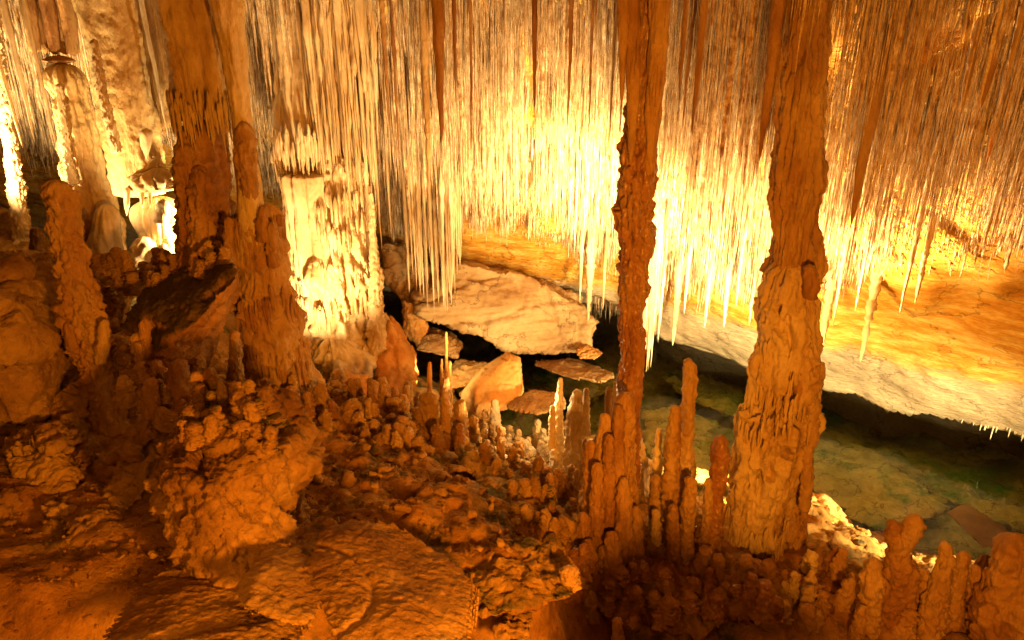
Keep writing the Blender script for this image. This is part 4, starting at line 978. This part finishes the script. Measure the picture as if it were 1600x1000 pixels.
ZONES = [(60, 'over the thin pale column at the far left'), (130, 'above the ribbed column with the flat ledge'), (260, 'round the broad pale leaning column'), (400, 'beside the thick double stalactite'),
         (520, 'over the floodlit white column'), (600, 'between the floodlit column and the low white-tipped bunch'), (700, 'above the low white-tipped bunch'), (780, 'just right of the longest dark spike'),
         (870, 'above the middle of the banded slab'), (960, 'close to the left side of the dark column'), (1050, 'close to the right side of the dark column'), (1130, 'over the white glare'),
         (1210, 'just left of the broad column'), (1310, 'round the top of the broad column'), (1400, 'beside the very long dark tapered stalactite'), (1500, 'above the middle of the yellow rock'), (9999, 'near the upper right edge')]
def bigger(v, arr): return v > np.median(arr)
for k in big:
    px, py, _ = project(np.array([X[k], Y[k], Z[k] - Lg[k]]))
    lab = ('long' if Lg[k] > np.median(Lg[big]) else 'short') + (' slim' if Rr[k] < np.median(Rr[big]) else ' stout') + ' ceiling stalactite ' + next(l for e, l in ZONES if px < e)
    stalactite(X[k], Y[k], Z[k], Lg[k], Rr[k], lab, 'crowded ceiling stalactites')

def hang(px, py, w, Y, label, m='calcite_brown', group=None, rag=.05, need=130):
    for _ in range(30):
        tip = at(px, py, Y)
        z = float(ceil_z(tip[0], Y))
        if project(np.array([tip[0], Y, z]))[1] < py - need: break
        Y -= .1
    L = z - tip[2]
    if L < .08:
        print('short stalactite', px, py, L); return
    stalactite(tip[0], Y, z, L, w / 2 * scale_at(px, py, Y), label, group, m, 36, 18, rag, .002)

hang(692, 222, 30, 4.6, 'longest dark spike stalactite hanging above the floodlit column and slab')
hang(672, 302, 17, 5.6, 'rough pale brown stalactite with a knotted middle left of the longest dark spike', 'calcite', rag=.16)
hang(714, 170, 10, 4.7, 'blunt dark rod stalactite immediately right of the longest dark spike')
hang(737, 250, 7, 5.2, 'thin straight dark stalactite further right of the longest dark spike')
hang(833, 185, 13, 4.7, 'smooth brown stalactite halfway between the longest dark spike and the dark column')
hang(888, 205, 10, 5.0, 'thin stalactite hanging from a broad triangular root left of the dark column')
hang(921, 212, 6, 5.2, 'thin dark stalactite first to the left of the dark column tip fringe')
hang(953, 228, 7, 5.1, 'thin dark stalactite brushing the left side of the dark column')
hang(612, 206, 11, 5.5, 'left one of a brown stalactite pair right of the floodlit column')
hang(623, 245, 8, 5.6, 'right one of a brown stalactite pair right of the floodlit column')
hang(1081, 212, 18, 4.7, 'dark red broken stalactite with a side spur right of the dark column')
hang(1060, 156, 13, 4.7, 'short dark brown stalactite first to the right of the dark column')
hang(1066, 208, 8, 5.0, 'narrow amber stalactite between the short brown and dark red ones')
hang(1106, 232, 7, 5.2, 'thin dark stalactite second from the dark red broken one')
hang(1134, 232, 9, 5.1, 'brown stalactite with a torn end left of the broad column')
hang(1155, 252, 9, 5.1, 'dark tapered stalactite nearer the broad column')
hang(1187, 254, 26, 4.3, 'thick brown stalactite hugging the left side of the broad column')
hang(1330, 354, 26, 4.3, 'very long dark tapered stalactite right of the broad column', rag=.03)
hang(1412, 256, 15, 4.4, 'long red-brown stalactite beyond the very long dark one')
hang(1500, 182, 16, 4.1, 'dark red stalactite near the upper right, left of a pair')
hang(1532, 172, 20, 3.9, 'thick dark red stalactite near the upper right edge')
hang(1540, 256, 11, 4.6, 'orange spiral-looking stalactite below the thick dark red one', 'boulder')
hang(1575, 120, 18, 3.8, 'dark stalactite closest to the upper right corner')
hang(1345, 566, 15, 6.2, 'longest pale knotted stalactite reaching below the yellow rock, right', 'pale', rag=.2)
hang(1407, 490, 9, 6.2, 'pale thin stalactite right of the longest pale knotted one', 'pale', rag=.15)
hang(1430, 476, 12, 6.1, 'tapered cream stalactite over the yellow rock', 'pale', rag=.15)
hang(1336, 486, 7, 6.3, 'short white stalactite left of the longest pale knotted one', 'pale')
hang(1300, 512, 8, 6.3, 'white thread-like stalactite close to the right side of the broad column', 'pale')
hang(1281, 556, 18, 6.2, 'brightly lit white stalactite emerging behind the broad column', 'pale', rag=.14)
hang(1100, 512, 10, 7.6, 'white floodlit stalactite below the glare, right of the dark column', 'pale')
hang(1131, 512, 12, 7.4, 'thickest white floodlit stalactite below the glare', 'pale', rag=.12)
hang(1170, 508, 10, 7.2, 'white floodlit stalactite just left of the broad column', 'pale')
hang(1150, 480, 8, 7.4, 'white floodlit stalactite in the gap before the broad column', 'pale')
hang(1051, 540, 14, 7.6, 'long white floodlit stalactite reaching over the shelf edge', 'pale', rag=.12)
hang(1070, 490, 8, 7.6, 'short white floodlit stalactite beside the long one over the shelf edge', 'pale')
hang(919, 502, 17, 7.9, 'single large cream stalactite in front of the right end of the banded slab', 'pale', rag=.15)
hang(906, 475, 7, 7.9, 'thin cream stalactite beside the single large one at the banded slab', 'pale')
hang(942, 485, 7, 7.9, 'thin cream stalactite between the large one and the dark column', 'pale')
hang(595, 390, 7, 7.0, 'lone cream stalactite over the dark gap right of the floodlit column', 'pale')
hang(613, 375, 6, 7.2, 'short cream stalactite over the dark gap beside the lone one', 'pale')
hang(55, 222, 16, 6.2, 'broad cream stalactite at the far left', 'pale')
hang(30, 232, 12, 6.4, 'long thin cream stalactite at the far left corner', 'pale')
hang(94, 248, 9, 6.2, 'slender white stalactite left of the ribbed column', 'pale')
hang(258, 214, 11, 5.8, 'white-tipped stalactite beside the broad pale leaning column', 'pale')

# long floodlit curtains hanging low over the water
def curtain(label, pts, Y, n, w, lenpx, group=None, mname='pale'):
    V = []; o = 0; C = []
    X_, Y_, Z_, L_, R_ = [], [], [], [], []
    for k in range(n):
        u = sr.uniform(0, 1)
        px = np.interp(u, np.linspace(0, 1, len(pts)), [p[0] for p in pts]) + sr.normal(0, 3)
        py = np.interp(u, np.linspace(0, 1, len(pts)), [p[1] for p in pts]) - abs(sr.normal(0, lenpx))
        y = Y + sr.normal(0, .2)
        tip = at(px, py, y); z = float(ceil_z(tip[0], y))
        if z - tip[2] < .1: continue
        X_.append(tip[0]); Y_.append(y); Z_.append(z); L_.append(z - tip[2]); R_.append(sr.uniform(.6, 1.2) * w / 2 * scale_at(px, py, y))
    if not X_: print('empty curtain', label); return
    return [np.array(a) for a in (X_, Y_, Z_, L_, R_)]
def curtain_things(label, pts, Y, n, w, lenpx, grp):
    r = curtain(label, pts, Y, n, w, lenpx)
    if r is None: return
    xs_ = np.sort(r[0])
    for x, y, z, L, rad in zip(*r):
        q_ = np.searchsorted(xs_, x) * 4 // len(xs_)
        lab = label + ', ' + ('longer' if bigger(L, r[3]) else 'shorter') + ' one ' + ('at its left end', 'left of its centre', 'right of its centre', 'at its right end')[q_]
        stalactite(x, y, z, L, rad, lab, grp, 'pale', 22, 8, .22, .002)
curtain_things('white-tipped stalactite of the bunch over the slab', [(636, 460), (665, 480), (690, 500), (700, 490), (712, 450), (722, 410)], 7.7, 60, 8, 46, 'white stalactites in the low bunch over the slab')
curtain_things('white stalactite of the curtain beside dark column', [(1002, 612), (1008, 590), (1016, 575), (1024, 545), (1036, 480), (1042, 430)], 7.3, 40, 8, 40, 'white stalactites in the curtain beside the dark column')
# tiny drips under the shelf edge at the far right
for k in range(15):
    px = 1600 - 105 * sr.uniform(0, 1) ** 1.5
    x = at(px, 690, 6.0)[0]
    tt = np.linspace(4.5, 9, 200); xx, yy, zz = ray(px, 690)
    k2 = np.argmin(np.abs(lip_s(xx * tt, yy * tt) - .06))
    stalactite(xx * tt[k2], yy * tt[k2], float(ceil_z(xx * tt[k2], yy * tt[k2])), sr.uniform(.03, .05) + .12 * sr.uniform(0, 1) ** 4, .010, 'tiny drip stalactite under the pale shelf edge at the far right', 'tiny drips under the pale shelf', 'pale', 8, 6)
# grey straws in the dark recess behind the banded slab
ns = 260
xs = sr.uniform(.7, 2.2, ns); ys = sr.uniform(9.3, 10.6, ns)
V, Q = spikes(xs, ys, ceil_z(xs, ys), sr.uniform(.3, .75, ns), np.full(ns, .014), sr, 5, 5)
tag(link('recess_straws', mesh('recess_straws', V, Q), M['straw']), 'grey fringe of thin straws in the dark recess behind the banded slab', kind='stuff')
